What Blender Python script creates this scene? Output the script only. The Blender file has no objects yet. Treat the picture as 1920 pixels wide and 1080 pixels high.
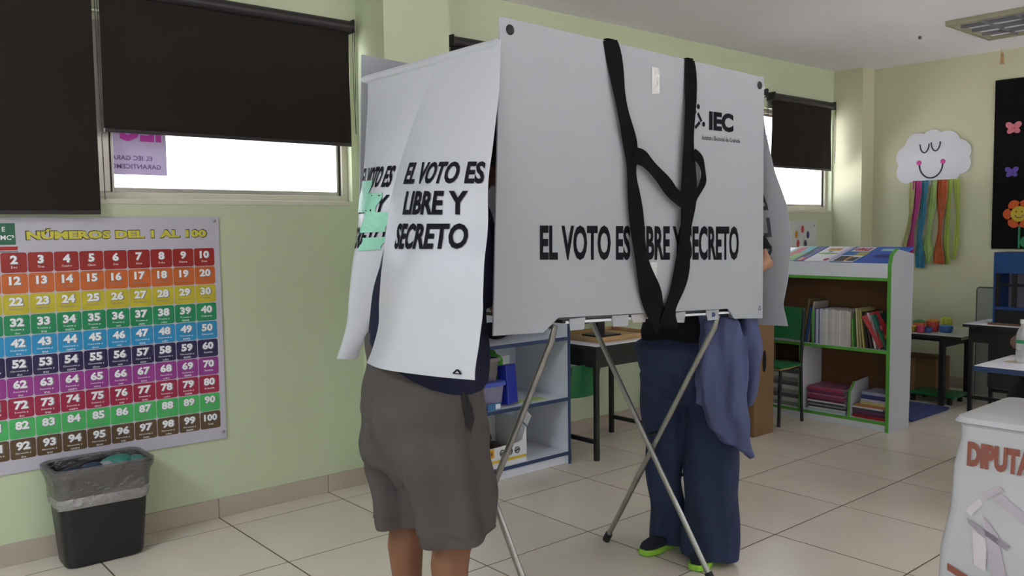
import bpy, bmesh, math, random
from mathutils import Vector, Matrix
from mathutils.bvhtree import BVHTree
import numpy as np
random.seed(7)
sc = bpy.context.scene
COL = sc.collection
pi = math.pi

# ------------------------------------------------------------------ camera
YAW, PIT, ROL = -.863698, .068757, .011811
CAM = Vector((4.085, -1.568, 1.400)); FPX = 1600.0
_f = Vector((math.sin(YAW)*math.cos(PIT), math.cos(YAW)*math.cos(PIT), -math.sin(PIT)))
_r = Vector((math.cos(YAW), -math.sin(YAW), 0)); _d = _f.cross(_r)
RT = math.cos(ROL)*_r + math.sin(ROL)*_d
DN = -math.sin(ROL)*_r + math.cos(ROL)*_d
cd = bpy.data.cameras.new('camera'); cam = bpy.data.objects.new('camera', cd); COL.objects.link(cam)
cd.sensor_width = 36; cd.lens = 36*FPX/1920; cd.clip_start = .05
cam.matrix_world = Matrix(((RT.x, -DN.x, -_f.x, CAM.x), (RT.y, -DN.y, -_f.y, CAM.y), (RT.z, -DN.z, -_f.z, CAM.z), (0, 0, 0, 1)))
sc.camera = cam

# ------------------------------------------------------------------ daylight and exposure
w = bpy.data.worlds.new('overcast_sky'); sc.world = w; w.use_nodes = True
bg = w.node_tree.nodes['Background']; bg.inputs[0].default_value = (.82, .90, 1.0, 1); bg.inputs[1].default_value = 4.0
ADDED_LAMP = 40.0                                             # base watts of the unseen ceiling lamps added as fill light
sd = bpy.data.lights.new('sun', 'SUN'); sd.energy = 46; sd.angle = .01; sd.color = (1, .955, 1.0); so = bpy.data.objects.new('sun', sd); COL.objects.link(so)
so.rotation_euler = Vector((-.62, .12, -1)).to_track_quat('-Z', 'Y').to_euler()        # high sun on the far right side of the building
vs = sc.view_settings; vs.view_transform = 'Standard'; vs.look = 'None'; vs.gamma = 1; vs.exposure = -0.02
try: vs.use_curve_mapping = False
except Exception: pass

# ------------------------------------------------------------------ helpers
def ray(u, v): return _f + RT*((u-960)/FPX) + DN*((v-540)/FPX)
def at(u, v, ax, val):
    d = ray(u, v); i = 'xyz'.index(ax); return CAM + d*((val-CAM[i])/d[i])
def atd(u, v, depth): return CAM + ray(u, v)*depth

MATS = {}
def M(name, col, rough=.6, metal=0, var=.06, vscale=6, bump=0, bscale=80, spec=.4, rand=0, coat=0):
    if name in MATS: return MATS[name]
    m = bpy.data.materials.new(name); m.use_nodes = True; nt = m.node_tree; b = nt.nodes['Principled BSDF']
    b.inputs['Roughness'].default_value = rough; b.inputs['Metallic'].default_value = metal
    b.inputs['Specular IOR Level'].default_value = spec; b.inputs['Coat Weight'].default_value = coat
    tc = nt.nodes.new('ShaderNodeTexCoord'); n = nt.nodes.new('ShaderNodeTexNoise'); n.inputs['Scale'].default_value = vscale; n.inputs['Detail'].default_value = 4
    nt.links.new(tc.outputs['Object'], n.inputs['Vector'])
    rp = nt.nodes.new('ShaderNodeValToRGB'); c = Vector(col)
    lo = [max(0, x*(1-var)) for x in c]; hi = [min(1, x*(1+var)) for x in c]
    rp.color_ramp.elements[0].position = .3; rp.color_ramp.elements[1].position = .7
    rp.color_ramp.elements[0].color = (*lo, 1); rp.color_ramp.elements[1].color = (*hi, 1)
    nt.links.new(n.outputs['Fac'], rp.inputs[0]); out = rp.outputs[0]
    if rand:
        oi = nt.nodes.new('ShaderNodeObjectInfo'); mr = nt.nodes.new('ShaderNodeMapRange'); hs = nt.nodes.new('ShaderNodeHueSaturation')
        mr.inputs['To Min'].default_value = 1-rand; mr.inputs['To Max'].default_value = 1+rand
        nt.links.new(oi.outputs['Random'], mr.inputs['Value']); nt.links.new(mr.outputs[0], hs.inputs['Value']); nt.links.new(out, hs.inputs['Color']); out = hs.outputs[0]
    nt.links.new(out, b.inputs['Base Color'])
    if bump:
        n2 = nt.nodes.new('ShaderNodeTexNoise'); n2.inputs['Scale'].default_value = bscale; n2.inputs['Detail'].default_value = 3
        nt.links.new(tc.outputs['Object'], n2.inputs['Vector'])
        bp = nt.nodes.new('ShaderNodeBump'); bp.inputs['Strength'].default_value = bump; bp.inputs['Distance'].default_value = .01
        nt.links.new(n2.outputs['Fac'], bp.inputs['Height']); nt.links.new(bp.outputs[0], b.inputs['Normal'])
    MATS[name] = m; return m
def Mtrans(name, col, amount=.4, rough=.35, gloss=.12, clear=0.0, bump=.1, bscale=14):
    """thin plastic sheet: diffuse + translucent + glossy (+ clear share)"""
    m = bpy.data.materials.new(name); m.use_nodes = True; nt = m.node_tree; nt.nodes.clear(); N = nt.nodes.new; L = nt.links.new
    o = N('ShaderNodeOutputMaterial'); d = N('ShaderNodeBsdfDiffuse'); t = N('ShaderNodeBsdfTranslucent'); g = N('ShaderNodeBsdfGlossy')
    tc = N('ShaderNodeTexCoord'); n = N('ShaderNodeTexNoise'); n.inputs['Scale'].default_value = bscale; n.inputs['Detail'].default_value = 3
    L(tc.outputs['Object'], n.inputs['Vector']); bp = N('ShaderNodeBump'); bp.inputs['Strength'].default_value = bump; bp.inputs['Distance'].default_value = .02
    L(n.outputs['Fac'], bp.inputs['Height'])
    for s in (d, t): s.inputs['Color'].default_value = (*col, 1)
    for s in (d, t, g): L(bp.outputs[0], s.inputs['Normal'])
    g.inputs['Roughness'].default_value = rough
    a = N('ShaderNodeMixShader'); a.inputs[0].default_value = amount; L(d.outputs[0], a.inputs[1]); L(t.outputs[0], a.inputs[2])
    b = N('ShaderNodeMixShader'); fr = N('ShaderNodeFresnel'); fr.inputs['IOR'].default_value = 1.45
    ml = N('ShaderNodeMath'); ml.operation = 'MULTIPLY_ADD'; ml.inputs[1].default_value = 1; ml.inputs[2].default_value = gloss*.2; L(fr.outputs[0], ml.inputs[0]); L(ml.outputs[0], b.inputs[0])
    L(a.outputs[0], b.inputs[1]); L(g.outputs[0], b.inputs[2]); last = b
    if clear:
        c = N('ShaderNodeMixShader'); tr = N('ShaderNodeBsdfTransparent'); c.inputs[0].default_value = clear
        L(b.outputs[0], c.inputs[1]); L(tr.outputs[0], c.inputs[2]); last = c
    L(last.outputs[0], o.inputs[0]); MATS[name] = m; return m
def Mglass(name, tint=(1, 1, 1)): return Mtrans(name, tint, .5, .05, .2, .93, 0)

ORG = {}
def tag(o, label=None, cat=None, group=None, kind=None):
    if label: o['label'] = label
    if cat: o['category'] = cat
    if group: o['group'] = group
    if kind: o['kind'] = kind
    return o
def thing(name, label, cat, loc, group=None, kind=None):
    o = bpy.data.objects.new(name, None); COL.objects.link(o); o.location = loc; o.empty_display_size = .05
    ORG[o] = Vector(loc); return tag(o, label, cat, group, kind)
def link(name, me, mat, parent=None, loc=None):
    """me holds world coordinates; shift so that the origin is the parent's (or loc)"""
    o = bpy.data.objects.new(name, me); COL.objects.link(o)
    org = ORG[parent] if parent else Vector(loc if loc is not None else (0, 0, 0))
    if parent: o.parent = parent
    else: o.location = org
    if org.length: me.transform(Matrix.Translation(-org))
    ORG[o] = org
    if mat is not None:
        me.materials.clear(); me.materials.append(mat)
    return o

class G:
    def __init__(s): s.v = []; s.f = []
    def add(s, vs, fs):
        b = len(s.v); s.v += [tuple(x) for x in vs]; s.f += [tuple(i+b for i in q) for q in fs]; return s
    def box(s, a, b):
        (x0, y0, z0), (x1, y1, z1) = a, b
        if x0 > x1: x0, x1 = x1, x0
        if y0 > y1: y0, y1 = y1, y0
        if z0 > z1: z0, z1 = z1, z0
        return s.add([(x0, y0, z0), (x1, y0, z0), (x1, y1, z0), (x0, y1, z0), (x0, y0, z1), (x1, y0, z1), (x1, y1, z1), (x0, y1, z1)],
                     [(0, 3, 2, 1), (4, 5, 6, 7), (0, 1, 5, 4), (1, 2, 6, 5), (2, 3, 7, 6), (3, 0, 4, 7)])
    def obox(s, c, ax, ay, az):
        """oriented box: centre and three half-axis vectors"""
        c, ax, ay, az = map(Vector, (c, ax, ay, az)); vs = [c+ax*i+ay*j+az*k for k in (-1, 1) for j in (-1, 1) for i in (-1, 1)]
        return s.add(vs, [(0, 2, 3, 1), (4, 5, 7, 6), (0, 1, 5, 4), (1, 3, 7, 5), (3, 2, 6, 7), (2, 0, 4, 6)])
    def prism(s, poly, off):
        off = Vector(off); n = len(poly); p = [Vector(q) for q in poly]
        return s.add(p+[q+off for q in p], [tuple(range(n))[::-1], tuple(range(n, 2*n))]+[(i, (i+1) % n, n+(i+1) % n, n+i) for i in range(n)])
    def tube(s, path, r, n=10, rx=None, ref=None, cap=True):
        """r: radius or list; rx: second radius list (elliptic, along ref)"""
        P = [Vector(p) for p in path]; m = len(P); rs = r if isinstance(r, (list, tuple)) else [r]*m
        rxs = rx if rx is not None else rs; ring = []
        up = Vector(ref) if ref is not None else None
        for i in range(m):
            t = (P[min(i+1, m-1)]-P[max(i-1, 0)]).normalized()
            if up is None: up = Vector((0, 0, 1)) if abs(t.z) < .9 else Vector((1, 0, 0))
            a = (up-t*up.dot(t)).normalized(); b = t.cross(a)
            if ref is None: up = a
            for k in range(n):
                q = 2*pi*k/n; ring.append(P[i]+a*(math.cos(q)*rxs[i])+b*(math.sin(q)*rs[i]))
        fs = [(i*n+k, i*n+(k+1) % n, (i+1)*n+(k+1) % n, (i+1)*n+k) for i in range(m-1) for k in range(n)]
        if cap: fs += [tuple(range(n))[::-1], tuple(range((m-1)*n, m*n))]
        return s.add(ring, fs)
    def rings(s, rs, n=20, cap=True):
        """horizontal elliptic rings (cx,cy,z,ax,ay)"""
        v = []; m = len(rs)
        for cx, cy, z, ax, ay in rs:
            for k in range(n): q = 2*pi*k/n; v.append((cx+ax*math.cos(q), cy+ay*math.sin(q), z))
        fs = [(i*n+k, i*n+(k+1) % n, (i+1)*n+(k+1) % n, (i+1)*n+k) for i in range(m-1) for k in range(n)]
        if cap: fs += [tuple(range(n))[::-1], tuple(range((m-1)*n, m*n))]
        return s.add(v, fs)
    def ell(s, c, ax, ay, az, n=18, m=12):
        c, ax, ay, az = map(Vector, (c, ax, ay, az)); v = [c-az]
        for j in range(1, m):
            t = -pi/2+pi*j/m
            for k in range(n): q = 2*pi*k/n; v.append(c+ax*(math.cos(t)*math.cos(q))+ay*(math.cos(t)*math.sin(q))+az*math.sin(t))
        v.append(c+az); e = len(v)-1
        fs = [(0, 1+(k+1) % n, 1+k) for k in range(n)]+[(e, 1+(m-2)*n+k, 1+(m-2)*n+(k+1) % n) for k in range(n)]
        fs += [(1+j*n+k, 1+j*n+(k+1) % n, 1+(j+1)*n+(k+1) % n, 1+(j+1)*n+k) for j in range(m-2) for k in range(n)]
        return s.add(v, fs)
    def grid(s, fn, nu, nv, thick=None):
        """surface fn(s,t), doubled when thick is an offset vector"""
        top = [Vector(fn(i/nu, j/nv)) for j in range(nv+1) for i in range(nu+1)]; W = nu+1
        fs = [(j*W+i, j*W+i+1, (j+1)*W+i+1, (j+1)*W+i) for j in range(nv) for i in range(nu)]
        if thick is None: return s.add(top, fs)
        off = Vector(thick); k = len(top); bd = [i for i in range(W)]+[j*W+nu for j in range(1, nv+1)]+[nv*W+i for i in range(nu-1, -1, -1)]+[j*W for j in range(nv-1, 0, -1)]
        fs2 = fs+[tuple(i+k for i in q[::-1]) for q in fs]+[(bd[(i+1) % len(bd)], bd[i], bd[i]+k, bd[(i+1) % len(bd)]+k) for i in range(len(bd))]
        return s.add(top+[p+off for p in top], fs2)
    def mesh(s, name):
        me = bpy.data.meshes.new(name); me.from_pydata(s.v, [], s.f); me.validate(); me.update(); return me
    def build(s, name, mat, parent=None, loc=None, bevel=0, smooth=False, fixn=True):
        me = s.mesh(name)
        if fixn:
            b = bmesh.new(); b.from_mesh(me); bmesh.ops.recalc_face_normals(b, faces=b.faces); b.to_mesh(me); b.free()
        if smooth:
            for p in me.polygons: p.use_smooth = True
        o = link(name, me, mat, parent, loc)
        if bevel:
            md = o.modifiers.new('bevel', 'BEVEL'); md.width = bevel; md.segments = 2; md.limit_method = 'ANGLE'
        if smooth == 'auto': me.set_sharp_from_angle(angle=math.radians(40))
        return o
def box(name, a, b, mat, parent=None, bevel=0, loc=None): return G().box(a, b).build(name, mat, parent, loc, bevel)
def struct(o): return tag(o, kind='structure')
def fuse(name, g, mat, parent, voxel=.008, smooth=6, fn=None, bold=.5, cuts=()):
    """weld overlapping closed solids into one continuous skin"""
    me = g.mesh(name+'_src'); b = bmesh.new(); b.from_mesh(me); bmesh.ops.recalc_face_normals(b, faces=b.faces); b.to_mesh(me); b.free()
    o = bpy.data.objects.new('tmp', me); COL.objects.link(o)
    r = o.modifiers.new('r', 'REMESH'); r.mode = 'VOXEL'; r.voxel_size = voxel; r.use_smooth_shade = True
    if smooth: s = o.modifiers.new('s', 'SMOOTH'); s.factor = bold; s.iterations = smooth
    ev = o.evaluated_get(bpy.context.evaluated_depsgraph_get()); me2 = bpy.data.meshes.new_from_object(ev)
    bpy.data.objects.remove(o); bpy.data.meshes.remove(me)
    if fn:
        me2.update(); nv = len(me2.vertices); co = np.empty(nv*3); no = np.empty(nv*3); me2.vertices.foreach_get('co', co); me2.vertices.foreach_get('normal', no)
        co = co.reshape(-1, 3); no = no.reshape(-1, 3); co = fn(co, no); me2.vertices.foreach_set('co', co.ravel())
    for co_, no_ in cuts:                                   # open hems: drop what lies beyond each plane
        b = bmesh.new(); b.from_mesh(me2); bmesh.ops.bisect_plane(b, geom=b.verts[:]+b.edges[:]+b.faces[:], plane_co=co_, plane_no=no_, clear_outer=True); b.to_mesh(me2); b.free()
    for p in me2.polygons: p.use_smooth = True
    me2.name = name; me2.update(); return link(name, me2, mat, parent)

# --- lettering: built-in font turned into flat faces
_tc = {}
def text_raw(s, bold=0., res=2):
    k = (s, bold, res)
    if k in _tc: return _tc[k]
    c = bpy.data.curves.new('t', 'FONT'); c.body = s; c.offset = bold; c.resolution_u = res; c.size = 1
    o = bpy.data.objects.new('t', c); COL.objects.link(o)
    me = bpy.data.meshes.new_from_object(o.evaluated_get(bpy.context.evaluated_depsgraph_get()))
    v = [(p.co.x, p.co.y) for p in me.vertices]; f = [tuple(p.vertices) for p in me.polygons]
    bpy.data.objects.remove(o); bpy.data.curves.remove(c); bpy.data.meshes.remove(me); _tc[k] = (v, f); return v, f
def text_box(g, s, x0, x1, y0, y1, fn, bold=.02, res=2, sub=0, mirror=False):
    """fit the string exactly into x0..x1, y0..y1 and map it by fn(x,y)->3D"""
    v, f = text_raw(s, bold, res); xs = [p[0] for p in v]; ys = [p[1] for p in v]
    a, b, c, d = min(xs), max(xs), min(ys), max(ys)
    q = [((p[0]-a)/(b-a), (p[1]-c)/(d-c)) for p in v]
    if mirror: q = [(1-x, y) for x, y in q]
    if sub:
        bm = bmesh.new(); vv = [bm.verts.new((x*4, y, 0)) for x, y in q]
        for t in f:
            try: bm.faces.new([vv[i] for i in t])
            except ValueError: pass
        for _ in range(sub):
            bmesh.ops.subdivide_edges(bm, edges=[e for e in bm.edges if e.calc_length() > .12], cuts=1, use_grid_fill=False)
            bmesh.ops.triangulate(bm, faces=bm.faces)
        bm.verts.index_update(); q = [(p.co.x/4, p.co.y) for p in bm.verts]; f = [tuple(p.index for p in t.verts) for t in bm.faces]; bm.free()
    g.add([fn(x0+(x1-x0)*x, y0+(y1-y0)*y) for x, y in q], f); return g
def text_h(g, s, cx, cy, h, fn, bold=.02, wscale=1., maxw=None, res=2):
    """centred at cx,cy with cap height h"""
    v, _ = text_raw(s, bold, res); xs = [p[0] for p in v]; wd = (max(xs)-min(xs))/.70*h*wscale
    if maxw: wd = min(wd, maxw)
    return text_box(g, s, cx-wd/2, cx+wd/2, cy-h/2, cy+h/2, fn, bold, res)
def glyphs(g, name, mat, parent):
    """split lettering into one object for each character (pieces stacked over each other, as accents, stay together)"""
    par = list(range(len(g.v)))
    def find(i):
        while par[i] != i: par[i] = par[par[i]]; i = par[i]
        return i
    for f in g.f:
        r = find(f[0])
        for i in f[1:]: par[find(i)] = r
    comp = {}
    for f in g.f: comp.setdefault(find(f[0]), []).append(f)
    out = []
    for fs in comp.values():
        ids = sorted({i for f in fs for i in f}); mp = {i: k for k, i in enumerate(ids)}
        q = G(); q.add([g.v[i] for i in ids], [tuple(mp[i] for i in f) for f in fs]); out.append(q.build(name, mat, parent, fixn=False))
    return out
def rrect(cx, cy, wx, wy, r, n=3):
    out = []
    for sx, sy, a0 in ((1, 1, 0), (-1, 1, 90), (-1, -1, 180), (1, -1, 270)):
        for k in range(n+1):
            a = math.radians(a0+90*k/n); out.append((cx+sx*(wx/2-r)+r*math.cos(a), cy+sy*(wy/2-r)+r*math.sin(a)))
    return out
def onX(x): return lambda a, b: (x, a, b)      # print on a surface facing +x
def onY(y): return lambda a, b: (a, y, b)      # print on a surface facing -y

# ------------------------------------------------------------------ materials
green = M('pale_green_wall_paint', (.50, .555, .385), .55, var=.03, vscale=2, bump=.05, bscale=60)
ceilm = M('white_ceiling_paint', (.88, .85, .89), .8, var=.02, vscale=1.5, bump=.05, bscale=40)
tilem = M('beige_ceramic_tile', (.61, .550, .470), .26, var=.05, vscale=2.2, rand=.03, spec=.55)
skirt = M('taupe_skirting_tile', (.42, .36, .30), .35, var=.05, vscale=3, rand=.04)
grout = M('brown_grout', (.12, .09, .062), .95, spec=.05)
blindm = M('dark_brown_blind_fabric', (.016, .0115, .0095), .8, bump=.15, bscale=500, spec=.2)
blindr = M('dark_brown_blind_tube', (.022, .017, .02), .45)
alum = M('brushed_aluminium', (.62, .58, .52), .35, .75, var=.05)
aluml = M('beige_window_frame', (.60, .58, .48), .45, .1)
darkseal = M('black_window_seal', (.02, .02, .02), .6)
glass = Mglass('window_glass')
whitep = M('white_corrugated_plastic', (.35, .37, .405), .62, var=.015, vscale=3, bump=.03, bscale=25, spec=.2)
whitel = M('white_laminate', (.72, .74, .82), .3, var=.02)
sheet = Mtrans('white_translucent_vinyl', (.70, .71, .79), .35, .3, .2, 0, .12, 7)
blackprint = M('black_print', (.010, .010, .014), .85, spec=.08)
greyprint = M('grey_print', (.10, .11, .13), .8, spec=.1)
ribbon = M('black_cotton_ribbon', (.006, .006, .007), .95, bump=.2, bscale=400, spec=.1)
blackrub = M('black_rubber', (.012, .012, .014), .6)
steel = M('dull_steel_tube', (.34, .34, .33), .33, .85, var=.1, vscale=20)
blackm = M('black_painted_metal', (.014, .014, .015), .45)
blackpl = M('black_plastic', (.013, .013, .015), .38)
navyedge = M('navy_edge_band', (.025, .05, .13), .4)
greenedge = M('green_edge_band', (.10, .36, .05), .4)
brownback = M('brown_hardboard', (.12, .055, .022), .75, var=.15, vscale=4)
greenpl = M('dark_green_plastic', (.012, .14, .045), .4)
cardb = M('brown_cardboard', (.20, .115, .055), .85, var=.08, vscale=5)
wood = M('tan_wood', (.42, .26, .12), .5, var=.15, vscale=12)
skin = M('brown_skin', (.19, .080, .045), .5, var=.06, vscale=12, bump=.03, bscale=200)
skin2 = M('tan_skin', (.34, .175, .11), .5, var=.06, vscale=12)
hairm = M('black_hair', (.008, .007, .007), .5, var=.3, vscale=60, bump=.3, bscale=120)
navyc = M('dark_navy_cotton', (.012, .013, .032), .9, bump=.1, bscale=300, spec=.15)
blackc = M('black_cotton', (.009, .009, .011), .9, bump=.1, bscale=300, spec=.15)
shortm = M('charcoal_shorts_fabric', (.072, .062, .060), .85, var=.06, vscale=9, bump=.1, bscale=500, spec=.2)
jean = M('blue_denim', (.026, .036, .082), .85, var=.14, vscale=7, bump=.12, bscale=450, spec=.2)
jacket = M('faded_blue_jacket_cotton', (.075, .088, .185), .85, var=.1, vscale=6, bump=.12, bscale=400, spec=.2)
def C(name, col, rough=.55, **k): return M(name, col, rough, **k)
paper = C('white_paper', (.74, .74, .78), .6, var=.02)

# ================================================================== THE ROOM
X1, Y0, Y1, ZC = 8.2, -4.5, 6.03, 2.80
TH = .15
def wall_x(name, xa, xb, ya, yb, holes, mat):
    """wall of constant x with rectangular holes (y0,y1,z0,z1)"""
    g = G(); ys = sorted({ya, yb}|{h[0] for h in holes}|{h[1] for h in holes})
    for a, b in zip(ys, ys[1:]):
        hs = [h for h in holes if h[0] <= a+1e-6 and h[1] >= b-1e-6]
        if hs: g.box((xa, a, 0), (xb, b, hs[0][2])); g.box((xa, a, hs[0][3]), (xb, b, ZC))
        else: g.box((xa, a, 0), (xb, b, ZC))
    me = g.mesh(name); bm = bmesh.new(); bm.from_mesh(me); bmesh.ops.remove_doubles(bm, verts=bm.verts, dist=1e-5)
    bm.to_mesh(me); bm.free(); return struct(link(name, me, mat))
W1 = (-1.75, .795, 1.555, 2.385); W2 = (1.45, 3.35, 1.545, 2.385); W3 = (3.60, 5.80, 1.535, 2.385)
wall_left = wall_x('wall_left', -TH, 0, Y0, Y1, [W1, W2, W3], green)
wall_right = wall_x('wall_right', X1, X1+TH, Y0, Y1, [(-2.6, -.4, 1.2, 2.1), (.4, 2.6, 1.2, 2.1), (3.2, 5.4, 1.2, 2.1)], green)
g = G(); g.box((-TH, Y1, 0), (X1+TH, Y1+TH, ZC)); struct(g.build('wall_back', M('green_paint_with_warm_light', (.53, .53, .365), .55, var=.03, vscale=2, bump=.05, bscale=60)))  # warm cast of the light is put into this green paint's colour
g = G()
for a, b in ((-TH, 4.6), (5.7, X1+TH)): g.box((a, Y0-TH, 0), (b, Y0, ZC))
g.box((4.6, Y0-TH, 2.2), (5.7, Y0, ZC))
struct(g.build('wall_rear', green))
struct(box('ceiling', (-TH, Y0-TH, ZC), (X1+TH, Y1+TH, ZC+.12), ceilm))
g = G(); g.box((0, .84, 0), (.278, 1.255, ZC)); struct(g.build('wall_column', green))
g = G(); g.box((0, 5.82, 0), (.278, Y1, ZC)); struct(g.build('wall_column', MATS['green_paint_with_warm_light']))  # far column shares the green tinted by warm light
# floor slab with its ceramic tiles
floor = struct(box('floor', (-TH, Y0-TH, -.12), (X1+TH, Y1+TH, -.0014), grout))
def tile_mesh(name, sx, sy, h, bev=.0005):
    a, b = sx/2, sy/2; g = G()
    v = [(-a, -b, -h), (a, -b, -h), (a, b, -h), (-a, b, -h), (-a, -b, -bev), (a, -b, -bev), (a, b, -bev), (-a, b, -bev)]
    a -= bev; b -= bev; v += [(-a, -b, 0), (a, -b, 0), (a, b, 0), (-a, b, 0)]
    g.add(v, [(8, 9, 10, 11)]+[(i, (i+1) % 4, 4+(i+1) % 4, 4+i) for i in range(4)]+[(4+i, 4+(i+1) % 4, 8+(i+1) % 4, 8+i) for i in range(4)])
    me = g.mesh(name); me.materials.append(tilem); return me
cache = {}
xs = [0]+[.167+.6*k for k in range(14)]; xs = [x for x in xs if x < X1-.02]+[X1]
ys = sorted({Y0, Y1}|{.6*k for k in range(-7, 11)})
for xa, xb in zip(xs, xs[1:]):
    for ya, yb in zip(ys, ys[1:]):
        key = (round(xb-xa, 3), round(yb-ya, 3))
        if key not in cache: cache[key] = tile_mesh('tile', key[0]-.0075, key[1]-.0075, .0014)
        t = bpy.data.objects.new('tile', cache[key]); COL.objects.link(t); t.parent = floor; t.location = ((xa+xb)/2, (ya+yb)/2, 0)
# skirting tiles
def baseboard(name, p0, p1, nrm, breaks):
    """p0->p1 along the wall; nrm points into the room"""
    p0, p1, nrm = Vector((*p0, 0)), Vector((*p1, 0)), Vector((*nrm, 0)); d = (p1-p0); Ln = d.length; d.normalize()
    o = G().prism([p0, p1, p1+nrm*.006, p0+nrm*.006], (0, 0, .092)).build(name, grout); struct(o)
    bs = [0]+[b for b in breaks if .01 < b < Ln-.01]+[Ln]
    for a, b in zip(bs, bs[1:]):
        q0, q1 = p0+d*(a+.0015), p0+d*(b-.0015)
        G().prism([q0, q1, q1+nrm*.011, q0+nrm*.011], (0, 0, .094)).build('tile', skirt, o, bevel=.002)
yb = [y-Y0 for y in ys]
baseboard('baseboard_left', (0, Y0), (0, .84), (1, 0), yb)
baseboard('baseboard_column', (0, .84), (.289, .84), (0, -1), [.17])
baseboard('baseboard_column', (.278, .84), (.278, 1.255), (1, 0), [.36])
baseboard('baseboard_left', (0, 1.255), (0, 5.82), (1, 0), [.545+.6*k for k in range(8)])
baseboard('baseboard_back', (.278, Y1), (X1, Y1), (0, -1), [.489+.6*k for k in range(14)])

struct(box('ground', (-40, -40, -.6), (48, 46, -.14), M('sunlit_concrete', (.80, .78, .76), .9, var=.05)))
# windows in the left wall
def window(n, W, mull, label):
    y0, y1, z0, z1 = W; x0, x1 = -.10, -.045
    g = G(); fw = .035
    g.box((x0, y0, z0), (x1, y1, z0+fw)); g.box((x0, y0, z1-fw), (x1, y1, z1)); g.box((x0, y0, z0+fw), (x1, y0+fw, z1-fw)); g.box((x0, y1-fw, z0+fw), (x1, y1, z1-fw))
    root = struct(g.build('window_%d' % n, aluml, bevel=.003)); root['label'] = label
    cuts = [y0+fw]+mull+[y1-fw]
    for m_ in mull: box('mullion', (x0, m_-.026, z0+fw), (x1-.004, m_+.026, z1-fw), alum, root, .003)
    for i, (a, b) in enumerate(zip(cuts, cuts[1:])):
        a2 = a+(.026 if i else 0); b2 = b-(.026 if i < len(cuts)-2 else 0); s = .022
        g = G(); g.box((-.088, a2, z0+fw), (-.066, a2+s, z1-fw)); g.box((-.088, b2-s, z0+fw), (-.066, b2, z1-fw)); g.box((-.088, a2+s, z0+fw), (-.066, b2-s, z0+fw+s)); g.box((-.088, a2+s, z1-fw-s), (-.066, b2-s, z1-fw))
        sash = g.build('sash', alum, root, bevel=.002)
        g = G(); g.box((-.065, a2+.004, z0+fw+.002), (-.060, a2+.010, z1-fw)); g.box((-.065, b2-.010, z0+fw+.002), (-.060, b2-.004, z1-fw)); g.build('seal', darkseal, root)
        box('pane', (-.079, a2+s, z0+fw+s), (-.075, b2-s, z1-fw-s), glass, root)
    g = G(); g.box((-.045, y0, z0-.02), (.004, y1, z0+.004)); g.build('window_sill', aluml, root, bevel=.002)
    return root
window(1, W1, [-.445], 'beige aluminium sliding window above the number chart')
window(2, W2, [2.4], 'aluminium window behind the voting booth')
window(3, W3, [4.68], 'aluminium window near the far corner')

# roller blinds
def blind(label, y0, y1, zb, zt=2.49):
    t = thing('roller_blind', label, 'blind', (.05, (y0+y1)/2, zt), 'dark brown roller blinds on the window wall')
    def fn(s, q): return (.045+.004*math.sin(q*5+s*3)+.003*math.sin(s*9), y0+(y1-y0)*s, zt-(zt-zb)*q)
    G().grid(fn, 10, 10, (.0015, 0, 0)).build('fabric', blindm, t, smooth='auto')
    G().tube([(.052, y0, zt), (.052, y1+.01, zt)], .030, 16).build('roller', blindr, t, smooth='auto')
    box('bottom_bar', (.040, y0, zb-.014), (.054, y1, zb+.004), blindr, t, .003)
    for y in (y0-.006, y1+.014):
        b = G(); b.box((0, y-.005, zt-.035), (.085, y+.005, zt+.035)); b.build('bracket', blackpl, t, bevel=.005)
    G().tube([(.085, y1+.012, zt-.02), (.083, y1+.013, zt-.35), (.080, y1+.012, zb+.05), (.078, y1+.005, zt-.3), (.085, y1+.002, zt-.02)], .0018, 6).build('pull_chain', blindr, t)
blind('dark brown roller blind lowered beyond the sill, leftmost, above the number chart', -1.76, -.492, 1.50)
blind('dark brown roller blind half lowered above the purple notice', -.462, .768, 1.862, 2.475)
blind('dark brown roller blind mostly hidden behind the white voting booth', 1.44, 3.30, 1.75)
blind('dark brown roller blind hidden behind the booth, next to the far window', 3.62, 4.62, 1.75)
blind('dark brown roller blind half lowered at the far corner window', 4.745, 5.70, 1.905, 2.475)

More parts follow.
